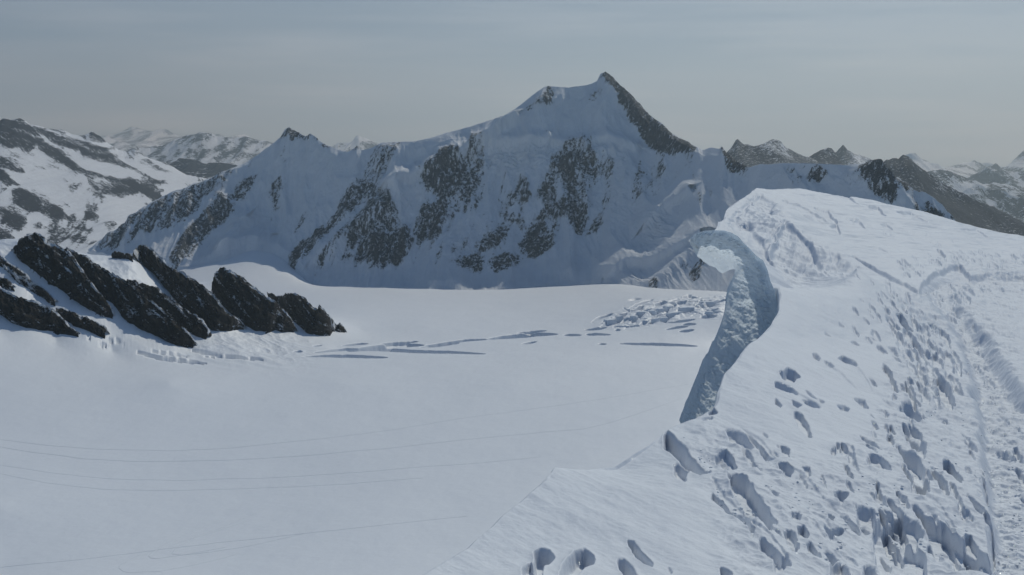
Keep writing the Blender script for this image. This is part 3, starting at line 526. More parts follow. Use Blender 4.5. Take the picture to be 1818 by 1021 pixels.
# ------------------------------------------------------------------ dark rock ribs that break out of the snow on the left
M_rib = mountain_mat('dark_rib_rock', 2.6, dark=(.010, .0095, .009), mid=(.034, .030, .026), pale=(.11, .098, .083), amp=1.05, stretch=.8, rot=(0, math.radians(40), 0), bump=1.0, base=.86)
def rock_rib(label, crest, base, seed, steep=.5, rock=1.02, amp=1.0, rows=70, thick=1.0):
    n = int(max(80, 1.3 * np.hypot(*np.diff(np.array(crest), axis=0).T).sum()))
    c = resample(crest, n); b = resample(base, n)
    b[:, 1] += 3
    c[:, 1] += 2.2 * fbm(np.arange(n) / 9., np.zeros(n) + seed, 5, seed) + 4.0 * fbm(np.arange(n) / 38., np.zeros(n) + seed + .5, 3, seed + 1) * np.clip(np.minimum(np.arange(n), n - 1 - np.arange(n)) / 25., 0, 1)
    hb = np.array([glacier_hit(b[i][0], b[i][1], 1600, 2360) for i in range(0, n, 4)]); ib = np.arange(0, n, 4)
    yy = hb[:, 1]; yy = np.array([np.median(yy[max(0, i - 2):i + 3]) for i in range(len(yy))]); Yb = np.interp(np.arange(n), ib, yy)
    B = P(b[:, 0], b[:, 1], Yb)
    h = np.maximum(b[:, 1] - c[:, 1], 3) / F * Yb
    C_ = P(c[:, 0], c[:, 1], Yb + steep * h + 3)
    v = np.linspace(0, 1, rows)[:, None, None]
    V = B[None] + (C_ - B)[None] * v
    V[..., 1] -= (np.sin(np.pi * v[..., 0]) * .16 * h[None])
    foot = [B + np.array([0, -1.2 * j, -5. * j]) for j in range(4, 0, -1)]
    back = []
    for j in range(1, 25):
        s = j / 24.
        q = C_.copy(); q[:, 1] += (s ** 1.1) * (14 + .7 * h) * thick; q[:, 0] += s * 6 * thick; q[:, 2] -= s ** 1.5 * (h * 1.1 + 12); back.append(q)
    V = np.concatenate([np.stack(foot), V, np.stack(back)])
    X, Y, Zz = V[..., 0], V[..., 1], V[..., 2]
    u = X * .77 - Zz * .0 + Y * .2; tt = Zz + .7 * X          # beds dip down to the right
    d = 8.5 * ridged(u / 34., tt / 40., 5, seed + 3, .58) + 3.6 * perlin(u / 60., tt / 7., seed + 9) + 3.2 * ridged(u / 11., tt / 9., 5, seed + 13, .6)
    k = np.ones(V.shape[0]); k[4:4 + rows] = .3 + .7 * np.minimum(1, np.minimum(v[:, 0, 0] / .15, (1 - v[:, 0, 0]) / .12))
    d = d * k[:, None] * amp * np.minimum(1, h / 18.)[None]
    V = V + d[..., None] * np.array([-.1, -.82, .5])
    rk = np.full(V.shape[:2], rock); top = k * 0; top[4 + rows - 5:4 + rows] = -.35; top[4 + rows:] = -.45
    rk = rk + top[:, None] + .42 * fbm(u / 30., tt / 11., 5, seed + 20, .6) - .08
    o = grid_mesh('rock_rib', V, M_rib, {'rock': rk}); tag(o, label, 'rock', 'dark rock ribs standing in the snow slope')
    return o
ribs = [
    ('jagged dark rock rib with the snow capped knob, uppermost of the ribs', (55, 152, 100, 110, 122, 92, 140, 78, 168, 72, 185, 62, 210, 76, 232, 105, 290, 125, 330, 142, 380, 205, 440, 290, 500, 370, 555, 440, 572, 478), (58, 160, 140, 225, 240, 300, 340, 370, 440, 440, 520, 476, 568, 488)),
    ('longest dark rock rib ending in a broad foot on the glacier', (335, 140, 400, 175, 440, 185, 470, 212, 540, 265, 640, 312, 720, 378, 800, 442, 870, 497, 940, 562, 980, 606, 980, 625), (345, 210, 420, 300, 520, 370, 570, 415, 620, 480, 700, 540, 800, 580, 880, 622, 976, 634)),
    ('narrow dark rock rib squeezed between two longer ribs, below a snow ramp', (640, 297, 700, 322, 745, 330, 790, 343, 860, 402, 940, 452, 1010, 502, 1048, 550, 1050, 585), (640, 312, 730, 382, 830, 462, 900, 530, 970, 572, 1042, 594)),
    ('dark rock rib with a blunt tilted head left of the pyramid rock', (672, 172, 685, 143, 715, 132, 760, 150, 810, 186, 860, 235, 920, 268, 980, 308, 1040, 348, 1090, 400, 1140, 460, 1200, 502, 1232, 535), (674, 190, 740, 235, 800, 292, 840, 342, 900, 422, 960, 472, 1040, 532, 1085, 556, 1160, 556, 1230, 542)),
    ('small dark rock knob on the snow saddle beside the blunt headed rib', (565, 172, 585, 158, 605, 154, 640, 166, 670, 184), (565, 182, 590, 184, 620, 188, 672, 200)),
    ('black pyramid shaped rock with a sharp steep left edge', (1067, 352, 1072, 310, 1090, 268, 1115, 231, 1140, 242, 1200, 280, 1260, 322, 1330, 372, 1380, 402, 1420, 442, 1470, 512, 1490, 546), (1069, 362, 1100, 402, 1160, 462, 1220, 512, 1290, 547, 1360, 562, 1392, 548, 1420, 562, 1484, 559)),
    ('dark rock hump with a horn, last of the ribs towards the glacier', (1345, 364, 1400, 376, 1450, 371, 1490, 367, 1530, 390, 1570, 430, 1592, 447, 1602, 446, 1612, 426, 1640, 455, 1670, 495, 1692, 526), (1352, 378, 1400, 422, 1450, 482, 1500, 522, 1550, 567, 1600, 577, 1665, 580, 1692, 534)),
    ('low dark rock band lowest on the slope at the left edge', (-160, 230, -60, 280, 0, 345, 60, 372, 130, 402, 190, 416, 270, 452, 310, 492, 350, 540, 396, 570), (-160, 420, -60, 455, 0, 472, 60, 512, 130, 537, 200, 547, 280, 554, 340, 570, 398, 578)),
    ('thin dark rock rib pointing down right just below the snow gully', (280, 442, 330, 450, 400, 480, 460, 515, 525, 540, 536, 560), (290, 468, 380, 522, 450, 552, 500, 576, 533, 580)),
    ('broken dark rock outcrop half buried in snow at the left edge', (-140, 90, -50, 150, 0, 180, 60, 236, 120, 268, 180, 318, 230, 355, 285, 405), (-140, 150, -50, 195, 0, 225, 60, 275, 110, 320, 160, 352, 220, 380, 280, 432)),
    ('small dark rock patch above the low band at the left edge', (-40, 270, 0, 285, 35, 300, 70, 335), (-40, 320, 0, 330, 35, 345, 75, 348)),
    ('tiny dark rock islet at the tip of the ribs', (1686, 546, 1700, 530, 1716, 522, 1728, 538, 1738, 552), (1688, 552, 1702, 556, 1716, 560, 1738, 560))]
for i, (lb, c, b) in enumerate(ribs):
    rock_rib(lb, ZR(*c), ZR(*b), 100 + i * 7, amp=.9, rock=.78 if 'half buried' in lb else 1.0)

# ------------------------------------------------------------------ old ski tracks across the glacier
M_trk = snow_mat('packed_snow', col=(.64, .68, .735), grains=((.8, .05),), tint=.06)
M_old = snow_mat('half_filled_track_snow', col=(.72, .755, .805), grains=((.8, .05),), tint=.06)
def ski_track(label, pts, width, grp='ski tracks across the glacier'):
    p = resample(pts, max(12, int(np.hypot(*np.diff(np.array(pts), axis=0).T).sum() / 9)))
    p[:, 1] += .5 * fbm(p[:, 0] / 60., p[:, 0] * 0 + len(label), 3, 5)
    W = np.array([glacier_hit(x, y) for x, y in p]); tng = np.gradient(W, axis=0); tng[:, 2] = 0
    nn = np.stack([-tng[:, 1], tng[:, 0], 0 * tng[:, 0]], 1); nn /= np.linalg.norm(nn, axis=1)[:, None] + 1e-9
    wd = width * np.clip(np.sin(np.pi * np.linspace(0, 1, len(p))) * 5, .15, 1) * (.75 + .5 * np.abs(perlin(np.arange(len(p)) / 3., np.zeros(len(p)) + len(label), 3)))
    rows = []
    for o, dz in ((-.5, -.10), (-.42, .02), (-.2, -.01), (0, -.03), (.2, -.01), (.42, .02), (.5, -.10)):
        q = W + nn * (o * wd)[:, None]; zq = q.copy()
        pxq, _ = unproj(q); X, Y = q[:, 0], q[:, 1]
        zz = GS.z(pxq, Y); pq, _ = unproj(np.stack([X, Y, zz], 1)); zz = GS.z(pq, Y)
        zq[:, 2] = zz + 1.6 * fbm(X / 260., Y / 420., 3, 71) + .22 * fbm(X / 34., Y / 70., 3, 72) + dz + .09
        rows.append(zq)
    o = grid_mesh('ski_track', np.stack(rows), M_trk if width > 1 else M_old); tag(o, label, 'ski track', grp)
tracks = [('most distant long ski track, curving gently up to the right', [(-60, 772), (0, 781), (60, 788), (180, 798), (300, 800), (420, 795), (560, 780), (700, 762), (830, 740), (950, 724), (1080, 706), (1230, 681)], 1.6),
    ('clearest long ski track, with a bend before it meets the ridge', [(-60, 784), (0, 794), (60, 803), (150, 815), (240, 819), (400, 817), (560, 807), (700, 795), (840, 780), (960, 768), (1035, 763), (1090, 749), (1150, 729), (1215, 706)], 2.1),
    ('faint ski track next below the clearest one', [(-60, 818), (0, 826), (90, 840), (200, 850), (330, 852), (480, 846), (640, 838), (760, 829), (860, 822), (960, 812)], .9),
    ('very faint ski track below the faint pair of lines', [(0, 842), (80, 858), (180, 869), (300, 871), (460, 864), (620, 858), (750, 850)], .8),
    ('faint track running up from the lower left to the snow lip', [(0, 1010), (140, 995), (280, 977), (400, 962), (520, 950), (640, 938), (740, 926), (830, 916)], .9),
    ('ski track with a hairpin in the lower left', [(470, 905), (410, 930), (350, 953), (312, 975), (305, 985), (322, 986), (380, 980), (450, 968), (540, 948)], .8),
    ('ski track with the lowest, widest hairpin turn', [(440, 925), (330, 960), (240, 990), (208, 1008), (222, 1018), (280, 1016), (340, 1005), (420, 985)], .8),
    ('short curved ski track between the two hairpins', [(400, 918), (330, 948), (278, 976), (262, 990), (275, 993), (330, 985), (400, 972)], .8)]
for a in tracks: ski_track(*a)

# ------------------------------------------------------------------ broken ice at the foot of the wall, lower right of the basin
M_ice = snow_mat('ice_block_snow', col=(.74, .79, .85), grains=((3, .12), (14, .5)), tint=.08)
def ice_block(px, py, sx, sy, h, rz, seed):
    r = np.random.RandomState(seed); W = glacier_hit(px, py, 1500, 3400)
    top = [(-.5, -.5), (.1, -.62), (.55, -.4), (.5, .45), (-.1, .6), (-.55, .4)]
    ca, sa = math.cos(rz), math.sin(rz); vs = []
    for z, k in ((-12, 1.15), (h * .55, 1.0), (h, .86)):
        for x, y in top:
            x2, y2 = (x + r.uniform(-.1, .1)) * sx * k, (y + r.uniform(-.1, .1)) * sy * k
            vs.append((W[0] + x2 * ca - y2 * sa, W[1] + x2 * sa + y2 * ca, W[2] + (z + (r.uniform(-.12, .12) + .18 * x) * h if z > 0 else z)))
    fs = [tuple(range(12, 18))]
    for l in (0, 6):
        for i in range(6): fs.append((l + i, l + (i + 1) % 6, l + 6 + (i + 1) % 6, l + 6 + i))
    o = poly_mesh('ice_block', vs, fs, M_ice)
    md = o.modifiers.new('edge', 'BEVEL'); md.width = .8; md.segments = 2
    tag(o, 'angular snow topped ice block in the broken icefall left of the cornice', 'ice block', 'ice blocks of the icefall')
ib = [(300, 800, 1.2), (350, 780, 1), (395, 765, .9), (440, 750, 1), (540, 770, 1.1), (575, 740, 1), (620, 715, .9), (680, 700, 1), (720, 715, .8), (760, 700, 1), (800, 690, .9), (850, 675, 1), (890, 660, .8), (700, 820, 1), (750, 800, .9), (800, 785, 1.1), (845, 775, 1), (905, 745, 1), (950, 725, 1), (1020, 705, 1.1), (1070, 680, 1.2), (1110, 660, 1.1), (1300, 715, 1), (1330, 705, .8), (1280, 620, 1), (1220, 640, .8)]
for i, (a, b, s) in enumerate(ib[::2]):
    (x, y), = ZF(a, b); ice_block(x, y, 24 * s * random.uniform(.6, 1.5), 13 * s, 6.5 * s * random.uniform(.6, 1.2), random.uniform(-.5, .9), 300 + i)

# ------------------------------------------------------------------ the foreground ridge
near = [(300, 1075, 5.2), (700, 1062, 6.1), (750, 1021, 7.0), (860, 950, 8.3), (925, 890, 9.3), (985, 830, 10.5), (1040, 836, 11.1), (1090, 829, 11.8), (1130, 803, 12.4), (1160, 782, 13.0), (1182, 766, 13.5), (1215, 750, 14.1), (1240, 742, 14.5), (1262, 722, 15.1), (1290, 663, 17.2), (1330, 612, 19.5), (1345, 600, 20.2), (1370, 577, 21.5), (1397, 555, 22.8), (1385, 512, 25.0),
        (900, 1000, 7.5), (1100, 1000, 7.6), (1300, 1000, 7.8), (1500, 1000, 8.3), (1650, 1000, 8.8), (1790, 1000, 9.1), (2000, 1000, 9.2), (1050, 900, 9.3), (1250, 880, 9.8), (1450, 880, 10.4), (1620, 880, 11.0), (1760, 880, 11.4), (2000, 880, 11.5), (1250, 800, 12.3), (1400, 800, 12.7), (1550, 800, 13.3), (1700, 800, 13.9), (1818, 800, 14.2), (2100, 800, 14.2),
        (1320, 720, 15.2), (1420, 700, 16.3), (1550, 700, 17.3), (1700, 700, 18.5), (1818, 700, 18.9), (2100, 700, 18.8), (1430, 600, 21.3), (1500, 600, 22.2), (1600, 600, 24.0), (1700, 600, 25.8), (1818, 600, 25.8), (2100, 600, 25), (1440, 511, 26.6), (1480, 510, 27.6), (1502, 497, 28.8), (1520, 474, 30.5), (1560, 500, 30.5), (1600, 500, 32), (1640, 516, 33), (1700, 520, 33.5), (1818, 532, 33), (2100, 540, 32),
        # the hollow behind the near block and the far dome
        (1375, 520, 27.5), (1440, 545, 30), (1490, 530, 31.5), (1345, 467, 29), (1300, 424, 32), (1255, 409, 36), (1275, 394, 42), (1290, 371, 50), (1335, 339, 60), (1350, 338, 66), (1365, 365, 80),
        (1380, 512, 34), (1420, 508, 36.5), (1470, 500, 36), (1510, 490, 34.5), (1350, 455, 39), (1375, 470, 39.5), (1410, 470, 40), (1450, 465, 40), (1330, 405, 46), (1350, 375, 51), (1320, 380, 49), (1395, 392, 45.5), (1420, 410, 44), (1450, 430, 42.5), (1490, 452, 40.5), (1540, 489, 37), (1385, 372, 50), (1440, 400, 49), (1500, 400, 52), (1500, 430, 46), (1560, 460, 42), (1600, 430, 50), (1650, 480, 40), (1700, 460, 47), (1818, 470, 48), (2100, 490, 47), (1690, 492, 38.5), (1760, 490, 40), (1818, 494, 40),
        (1345, 337, 62), (1420, 335, 67), (1520, 350, 70), (1570, 362, 71), (1640, 376, 72), (1720, 401, 72), (1818, 421, 71), (2100, 470, 70), (1450, 360, 61), (1550, 385, 61), (1650, 408, 61), (1750, 432, 60), (1400, 375, 88), (1520, 405, 92), (1640, 430, 92), (1818, 490, 92), (2100, 540, 90), (1400, 440, 120), (1600, 500, 122), (1818, 570, 122), (2100, 620, 122)]
NS = Surf(near, sx=700., sy=.7)
edge = [(100, 1120, 4.0), (300, 1075, 5.2), (700, 1062, 6.1), (750, 1021, 7.0), (860, 950, 8.3), (925, 890, 9.3), (985, 830, 10.5), (1040, 836, 11.1), (1090, 829, 11.8), (1130, 803, 12.4), (1160, 782, 13.0), (1182, 766, 13.5), (1215, 750, 14.1), (1240, 742, 14.5), (1262, 722, 15.1), (1290, 663, 17.2), (1330, 612, 19.5), (1345, 600, 20.2), (1370, 577, 21.5), (1384, 552, 22.8), (1380, 512, 25.0), (1373, 500, 27), (1345, 465, 29), (1300, 424, 32), (1255, 409, 36), (1275, 394, 42), (1290, 371, 50), (1335, 339, 60), (1350, 338, 66), (1365, 365, 80), (1380, 420, 122)]
ep = P([e[0] for e in edge], [e[1] for e in edge], [e[2] for e in edge])

dn = new_raster(); dfine = new_raster()
PITS = [  # traced openings and how deep they go, in picture units
    (ZA(320, 340, 345, 350, 392, 400, 375, 415, 340, 390), 9), (ZA(430, 420, 470, 440, 515, 480, 480, 475, 440, 450), 7), (ZA(550, 395, 580, 365, 640, 400, 700, 440, 725, 480, 690, 470, 620, 445), 10), (ZA(20, 500, 50, 515, 90, 480, 150, 500, 205, 555, 170, 575, 150, 608, 90, 600, 45, 570), 16),
    (ZA(-20, 600, 50, 625, 130, 650, 185, 700, 120, 700, 60, 680, -20, 650), 10), (ZA(255, 665, 290, 690, 370, 765, 330, 745, 280, 710), 7), (ZA(225, 750, 290, 765, 350, 800, 390, 835, 330, 830, 260, 800), 10), (ZA(130, 760, 215, 810, 180, 835, 150, 820), 8), (ZA(375, 750, 435, 790, 400, 795), 6), (ZA(-20, 750, 45, 810, 30, 830, -20, 800), 9), (ZA(540, 815, 600, 815, 650, 850, 640, 872, 580, 860), 9), (ZA(700, 745, 790, 765, 830, 830, 790, 832, 740, 790), 11), (ZA(835, 580, 870, 600, 905, 645, 870, 640), 7),
    (ZA(950, 485, 1015, 535, 985, 550, 960, 520), 9), (ZA(990, 550, 1055, 590, 1050, 615, 1005, 590), 8), (ZA(1040, 365, 1080, 380, 1120, 435, 1085, 425), 8), (ZA(665, 230, 700, 230, 745, 270, 690, 255), 5), (ZA(740, 135, 815, 185, 760, 155), 4), (ZA(835, 185, 905, 235, 860, 215), 5), (ZA(430, 145, 490, 190, 440, 170), 5), (ZA(560, 55, 612, 95, 570, 80), 5), (ZA(1005, 285, 1060, 305, 1095, 340, 1060, 340), 7), (ZA(835, 875, 900, 940, 850, 900), 6), (ZA(855, 950, 890, 960, 925, 1021, 880, 1021), 9), (ZA(1040, 720, 1085, 760, 1050, 770), 7), (ZA(960, 850, 1010, 910, 980, 925), 7),
    (ZB(270, 285, 350, 315, 415, 385, 395, 420, 350, 390, 310, 340), 15), (ZB(285, 165, 350, 220, 420, 290, 440, 330, 400, 310, 340, 240), 10), (ZB(300, 410, 345, 430, 385, 490, 350, 490, 315, 445), 11), (ZB(210, 470, 300, 520, 350, 570, 450, 650, 410, 685, 360, 640, 300, 570, 250, 520), 14), (ZB(215, 540, 270, 580, 330, 640, 350, 700, 320, 730, 265, 715, 255, 650), 15), (ZB(100, 715, 180, 735, 270, 800, 275, 880, 240, 895, 140, 840, 130, 780), 19),
    (ZB(90, 590, 140, 625, 190, 690, 150, 665, 100, 640), 9), (ZB(190, 685, 260, 745, 240, 745), 7), (ZB(105, 895, 150, 925, 200, 970, 200, 1025, 150, 1025, 120, 960), 14), (ZB(150, 900, 210, 930, 270, 985, 260, 1025, 210, 1025), 13), (ZB(140, 525, 190, 550, 200, 575, 150, 570), 8), (ZB(20, 330, 60, 350, 92, 400, 55, 380), 8), (ZB(310, 30, 370, 60, 420, 105, 390, 115, 350, 80), 9), (ZB(435, 830, 465, 830, 485, 890, 440, 860), 8), (ZB(670, 60, 700, 55, 720, 105, 690, 85), 7), (ZB(610, 440, 645, 435, 645, 475), 7), (ZB(865, 970, 930, 970, 980, 1025, 920, 1025), 10), (ZB(1030, 790, 1060, 785, 1100, 845, 1060, 825), 8),
    (ZC(0, 85, 150, 215, 290, 375, 220, 380, 140, 320, 70, 250, 0, 190), 26), (ZC(65, 300, 100, 300, 145, 345, 130, 420, 90, 405, 65, 360), 18), (ZC(320, 225, 390, 210, 440, 250, 470, 290, 400, 298, 350, 270), 15), (ZC(390, 80, 470, 90, 530, 140, 575, 190, 560, 210, 490, 180, 440, 155), 19), (ZC(520, 100, 580, 150, 640, 220, 715, 275, 660, 265, 600, 210, 550, 150), 11), (ZC(490, 190, 540, 245, 630, 350, 580, 310, 520, 235), 10),
    (ZC(405, 380, 430, 375, 520, 410, 580, 480, 640, 560, 720, 690, 670, 720, 600, 675, 530, 620, 500, 540, 440, 470), 34), (ZC(300, 480, 380, 540, 470, 600, 540, 660, 560, 740, 500, 690, 420, 620, 350, 560, 300, 520), 15), (ZC(530, 710, 600, 740, 570, 770, 560, 790), 14), (ZC(610, 800, 680, 840, 720, 870, 760, 930, 680, 910, 620, 860), 20), (ZC(710, 920, 780, 920, 820, 960, 750, 1005, 710, 1000), 20), (ZC(745, 190, 800, 215, 800, 270, 760, 235), 11), (ZC(730, 300, 790, 310, 840, 350, 800, 400, 760, 360), 16), (ZC(670, 445, 730, 480, 720, 495, 690, 475), 7), (ZC(770, 740, 800, 735, 850, 780, 840, 800, 780, 800), 15), (ZC(680, 730, 740, 750, 770, 800, 720, 760), 10), (ZC(810, 615, 872, 640, 872, 668, 820, 660), 12), (ZC(360, 990, 430, 1021, 440, 1060, 365, 1050), 15), (ZC(20, 965, 50, 1000, 30, 1000), 6),
    (ZD(295, 155, 325, 160, 325, 205, 305, 195), 9), (ZD(330, 125, 360, 140, 360, 185, 335, 175), 11), (ZD(365, 130, 430, 180, 460, 215, 400, 205, 365, 190), 13), (ZD(500, 50, 560, 80, 650, 150, 590, 130, 510, 80), 10), (ZD(530, 110, 590, 145, 560, 160), 9), (ZD(560, 200, 640, 220, 715, 290, 640, 275, 580, 260), 14), (ZD(535, 225, 570, 240, 565, 270), 9), (ZD(750, 110, 800, 160, 900, 210, 945, 280, 945, 415, 900, 400, 870, 330, 820, 250, 780, 180), 24), (ZD(800, 0, 860, 50, 945, 110, 945, 215, 900, 190, 850, 110), 20), (ZD(785, 240, 830, 310, 870, 385, 840, 380, 800, 290), 11), (ZD(310, 425, 350, 400, 410, 430, 405, 460, 370, 500, 330, 460), 17), (ZD(100, 280, 150, 285, 155, 330, 130, 345), 11), (ZD(265, 555, 325, 590, 300, 650, 280, 620), 14), (ZD(250, 680, 300, 690, 380, 700, 300, 770, 255, 730), 16), (ZD(330, 540, 400, 590, 480, 660, 490, 715, 450, 690, 390, 620), 15), (ZD(60, 690, 100, 680, 140, 740, 130, 760, 70, 750), 17), (ZD(140, 825, 180, 825, 200, 870, 160, 880), 13), (ZD(250, 830, 300, 850, 350, 900, 300, 930, 260, 880), 18), (ZD(15, 590, 60, 590, 90, 625, 30, 640), 11), (ZD(470, 540, 590, 560, 600, 650, 530, 710, 490, 640), 20),
    (ZD(590, 660, 680, 600, 780, 560, 800, 760, 939, 870, 960, 1030, 660, 1020, 610, 930, 595, 800), 42), (ZD(660, 545, 730, 570, 775, 660, 720, 630), 16), (ZD(300, 940, 370, 920, 430, 1021, 430, 1060, 290, 1060), 22), (ZD(530, 950, 600, 980, 620, 1050, 530, 1050), 18), (ZE(80, 530, 170, 610, 310, 680, 450, 790, 550, 850, 620, 930, 680, 1040, 380, 1040, 290, 910, 220, 800, 150, 650), 46), (ZE(0, 580, 100, 640, 150, 730, 100, 790, 20, 750, 0, 720), 26), (ZE(455, 495, 520, 540, 580, 590, 570, 625, 510, 580), 14), (ZE(440, 590, 480, 600, 500, 660), 10), (ZE(435, 80, 480, 95, 535, 150, 480, 130), 10), (ZE(500, 300, 550, 330, 600, 410, 615, 490, 560, 380), 14), (ZE(540, 250, 580, 300, 590, 340), 9), (ZE(655, 40, 720, 40, 820, 90, 750, 95, 680, 60), 10), (ZE(580, 600, 640, 650, 650, 800, 640, 890, 600, 790), 15),
    (ZH(575, 830, 600, 815, 640, 825, 668, 860, 650, 890, 620, 905, 610, 960, 580, 960), 30), (ZH(780, 830, 820, 815, 860, 850, 862, 885, 820, 905, 760, 960, 700, 960, 720, 890, 750, 860), 30), (ZH(980, 868, 1010, 868, 1050, 900, 1080, 950, 1020, 950), 24), (ZH(1030, 778, 1060, 785, 1100, 830, 1150, 880, 1150, 898, 1110, 885, 1070, 850), 16), (ZH(515, 910, 560, 890, 595, 930, 590, 960, 520, 960), 16), (ZH(1230, 900, 1250, 915, 1245, 928), 7), (ZH(1425, 112, 1470, 148, 1428, 162), 14), (ZH(1390, 180, 1440, 170, 1445, 186, 1400, 190), 7)]
deep = new_raster()
for pts, d in PITS: fill_poly(deep if d >= 18 else dn, pts, d)
def spindle(x, y, ln, wd, ang, d):
    ca, sa = math.cos(ang), math.sin(ang); q = []
    for u, v in ((-.5, -.12), (-.3, -.5), (.15, -.5), (.5, .05), (.4, .45), (.05, .5), (-.3, .2)):
        u += random.uniform(-.08, .08); v += random.uniform(-.14, .14)
        q.append((x + u * ln * ca - v * wd * sa, y + u * ln * sa + v * wd * ca))
    fill_poly(dn, q, d)
# the many smaller boot holes between the crest and the trail
def inside(poly, x, y):
    c = False; n = len(poly)
    for i in range(n):
        (ax, ay), (bx, by) = poly[i], poly[(i + 1) % n]
        if (ay > y) != (by > y) and x < (bx - ax) * (y - ay) / (by - ay) + ax: c = not c
    return c
def strew(poly, n, size, ang, dens=None):
    xs = [p[0] for p in poly]; ys = [p[1] for p in poly]; k = 0
    while k < n:
        x, y = random.uniform(min(xs), max(xs)), random.uniform(min(ys), max(ys))
        if not inside(poly, x, y): continue
        k += 1; s = size * (.35 + .012 * max(0, (y - 480)) * .35) * random.uniform(.5, 1.35) * (1 + (random.random() < .12) * .8)
        spindle(x, y, s * random.uniform(1.6, 3.0), s * random.uniform(.45, .8), ang + random.uniform(-.18, .18), s * random.uniform(.5, .9))
strew([(1545, 500), (1600, 505), (1660, 560), (1715, 660), (1700, 720), (1640, 700), (1590, 610)], 170, 9, .92)
strew([(1520, 490), (1560, 520), (1620, 640), (1580, 660), (1500, 570)], 26, 8, .80)
strew([(1600, 600), (1680, 650), (1740, 800), (1740, 1000), (1560, 1000), (1540, 820), (1560, 700)], 60, 7, .98)
strew([(1300, 760), (1420, 740), (1560, 800), (1600, 980), (1400, 1000), (1330, 880)], 26, 6, .85)
strew([(1590, 470), (1640, 450), (1740, 445), (1818, 452), (1830, 480), (1700, 470), (1640, 490), (1600, 490)], 120, 9, .75)
strew([(1640, 520), (1700, 490), (1830, 500), (1830, 520), (1730, 520), (1690, 560)], 60, 9, .7)
strew([(1680, 540), (1740, 600), (1818, 800), (1830, 900), (1800, 760), (1735, 640)], 30, 6, .7)
strew([(1480, 380), (1700, 430), (1818, 440), (1830, 470), (1600, 430)], 26, 6, .5)
# wind-cut edges on the far dome
for pts, wd, d in [(Z5(450, 405, 520, 440, 620, 490, 690, 525), 7, 3.5), (Z5(620, 450, 680, 480, 740, 530), 11, 5), (Z5(560, 490, 620, 510, 680, 540), 4, 2.5), (Z5(810, 512, 850, 530, 890, 562), 9, 4), (Z5(910, 438, 950, 455, 1000, 492), 9, 4), (Z5(975, 535, 1000, 545, 1035, 568), 7, 3.5), (Z5(1060, 470, 1130, 485, 1220, 522), 8, 4), (Z5(750, 385, 800, 395, 855, 430), 6, 3.5), (Z5(480, 380, 560, 385, 640, 380), 3, 1.8), (Z5(620, 440, 700, 470, 830, 505), 3, 1.6), (Z5(1030, 545, 1120, 580, 1260, 640), 3, 2), (Z5(1400, 560, 1480, 570, 1540, 605), 6, 3), (Z5(1640, 600, 1700, 615), 5, 2.5), (Z5(1100, 600, 1180, 620, 1260, 640), 3, 1.6), (Z5(720, 600, 800, 606, 860, 604), 3, 1.4), (Z5(880, 650, 960, 665, 1010, 690), 4, 2), (Z5(1560, 945, 1650, 980, 1730, 1010), 5, 2.2), (Z5(830, 860, 900, 930, 990, 985), 4, 2.5), (Z5(840, 800, 880, 860), 6, 3)]:
    fill_line(dn, pts, wd, d)
for pts, d in [(Z5(700, 545, 740, 535, 757, 592, 715, 562), 4.5), (Z5(820, 700, 900, 750, 1000, 800, 1100, 850, 1180, 905, 1180, 920, 1090, 880, 960, 800, 880, 752), 7),
               (Z5(1180, 905, 1190, 850, 1260, 790, 1340, 760, 1390, 755, 1450, 790, 1560, 785, 1740, 790, 1740, 830, 1560, 820, 1450, 825, 1380, 800, 1300, 820, 1220, 870, 1205, 910), 8)]:
    fill_poly(dn, pts, d)
# the trodden trail
trail = new_raster(); fill_poly(trail, [(1640, 512), (1660, 490), (1700, 480), (1830, 484), (1830, 505), (1720, 503), (1690, 520), (1735, 580), (1800, 680), (1900, 760), (1900, 1080), (1770, 1080), (1755, 860), (1738, 720), (1722, 640), (1700, 580), (1660, 535)], 1.0)
lump = new_raster(); fill_poly(lump, [(1560, 520), (1640, 500), (1830, 440), (1830, 1080), (1300, 1080), (1260, 860), (1200, 790), (1260, 740), (1340, 790), (1450, 830), (1550, 760), (1590, 620)], 1.0)
fold = new_raster(); fill_poly(fold, ZK(280, 200, 340, 130, 400, 60, 500, 95, 540, 150, 660, 250, 800, 340, 840, 380, 760, 420, 640, 440, 500, 430, 440, 300, 340, 240), 1.0)
for pts, wd, d in [(ZD(30, 285, 130, 370, 220, 440, 330, 545), 9, 4), (ZD(140, 545, 230, 620, 300, 690), 8, 3.5), (ZC(300, 400, 380, 500, 470, 580, 560, 690), 10, 4), (ZC(560, 690, 680, 800, 800, 930), 10, 5), (ZD(100, 590, 170, 680, 260, 770), 7, 3), (ZD(360, 850, 430, 900, 490, 960), 9, 5), (ZC(480, 60, 620, 170, 720, 275), 6, 2.5), (ZE(150, 480, 260, 560, 420, 700), 8, 3), (ZA(400, 420, 560, 540, 760, 700), 5, 1.6), (ZA(700, 470, 780, 560, 860, 680), 5, 1.6), (ZA(20, 620, 200, 720, 400, 830), 6, 2), (ZD(200, 420, 300, 500, 400, 600, 480, 690), 7, 3)]: fill_line(dn, pts, wd, d)
dnb = blur(dn, .65) + np.minimum(blur(deep, 1.5), 30); dnw = blur(dn + deep, 5.0); rim = np.clip(dnw - (dn + deep) * .6, 0, 30) * (dn + deep < 1)
trb = blur(trail, 5.5); lub = blur(lump, 16); fob = blur(fold, 9); rimb = blur(rim, 1.6)

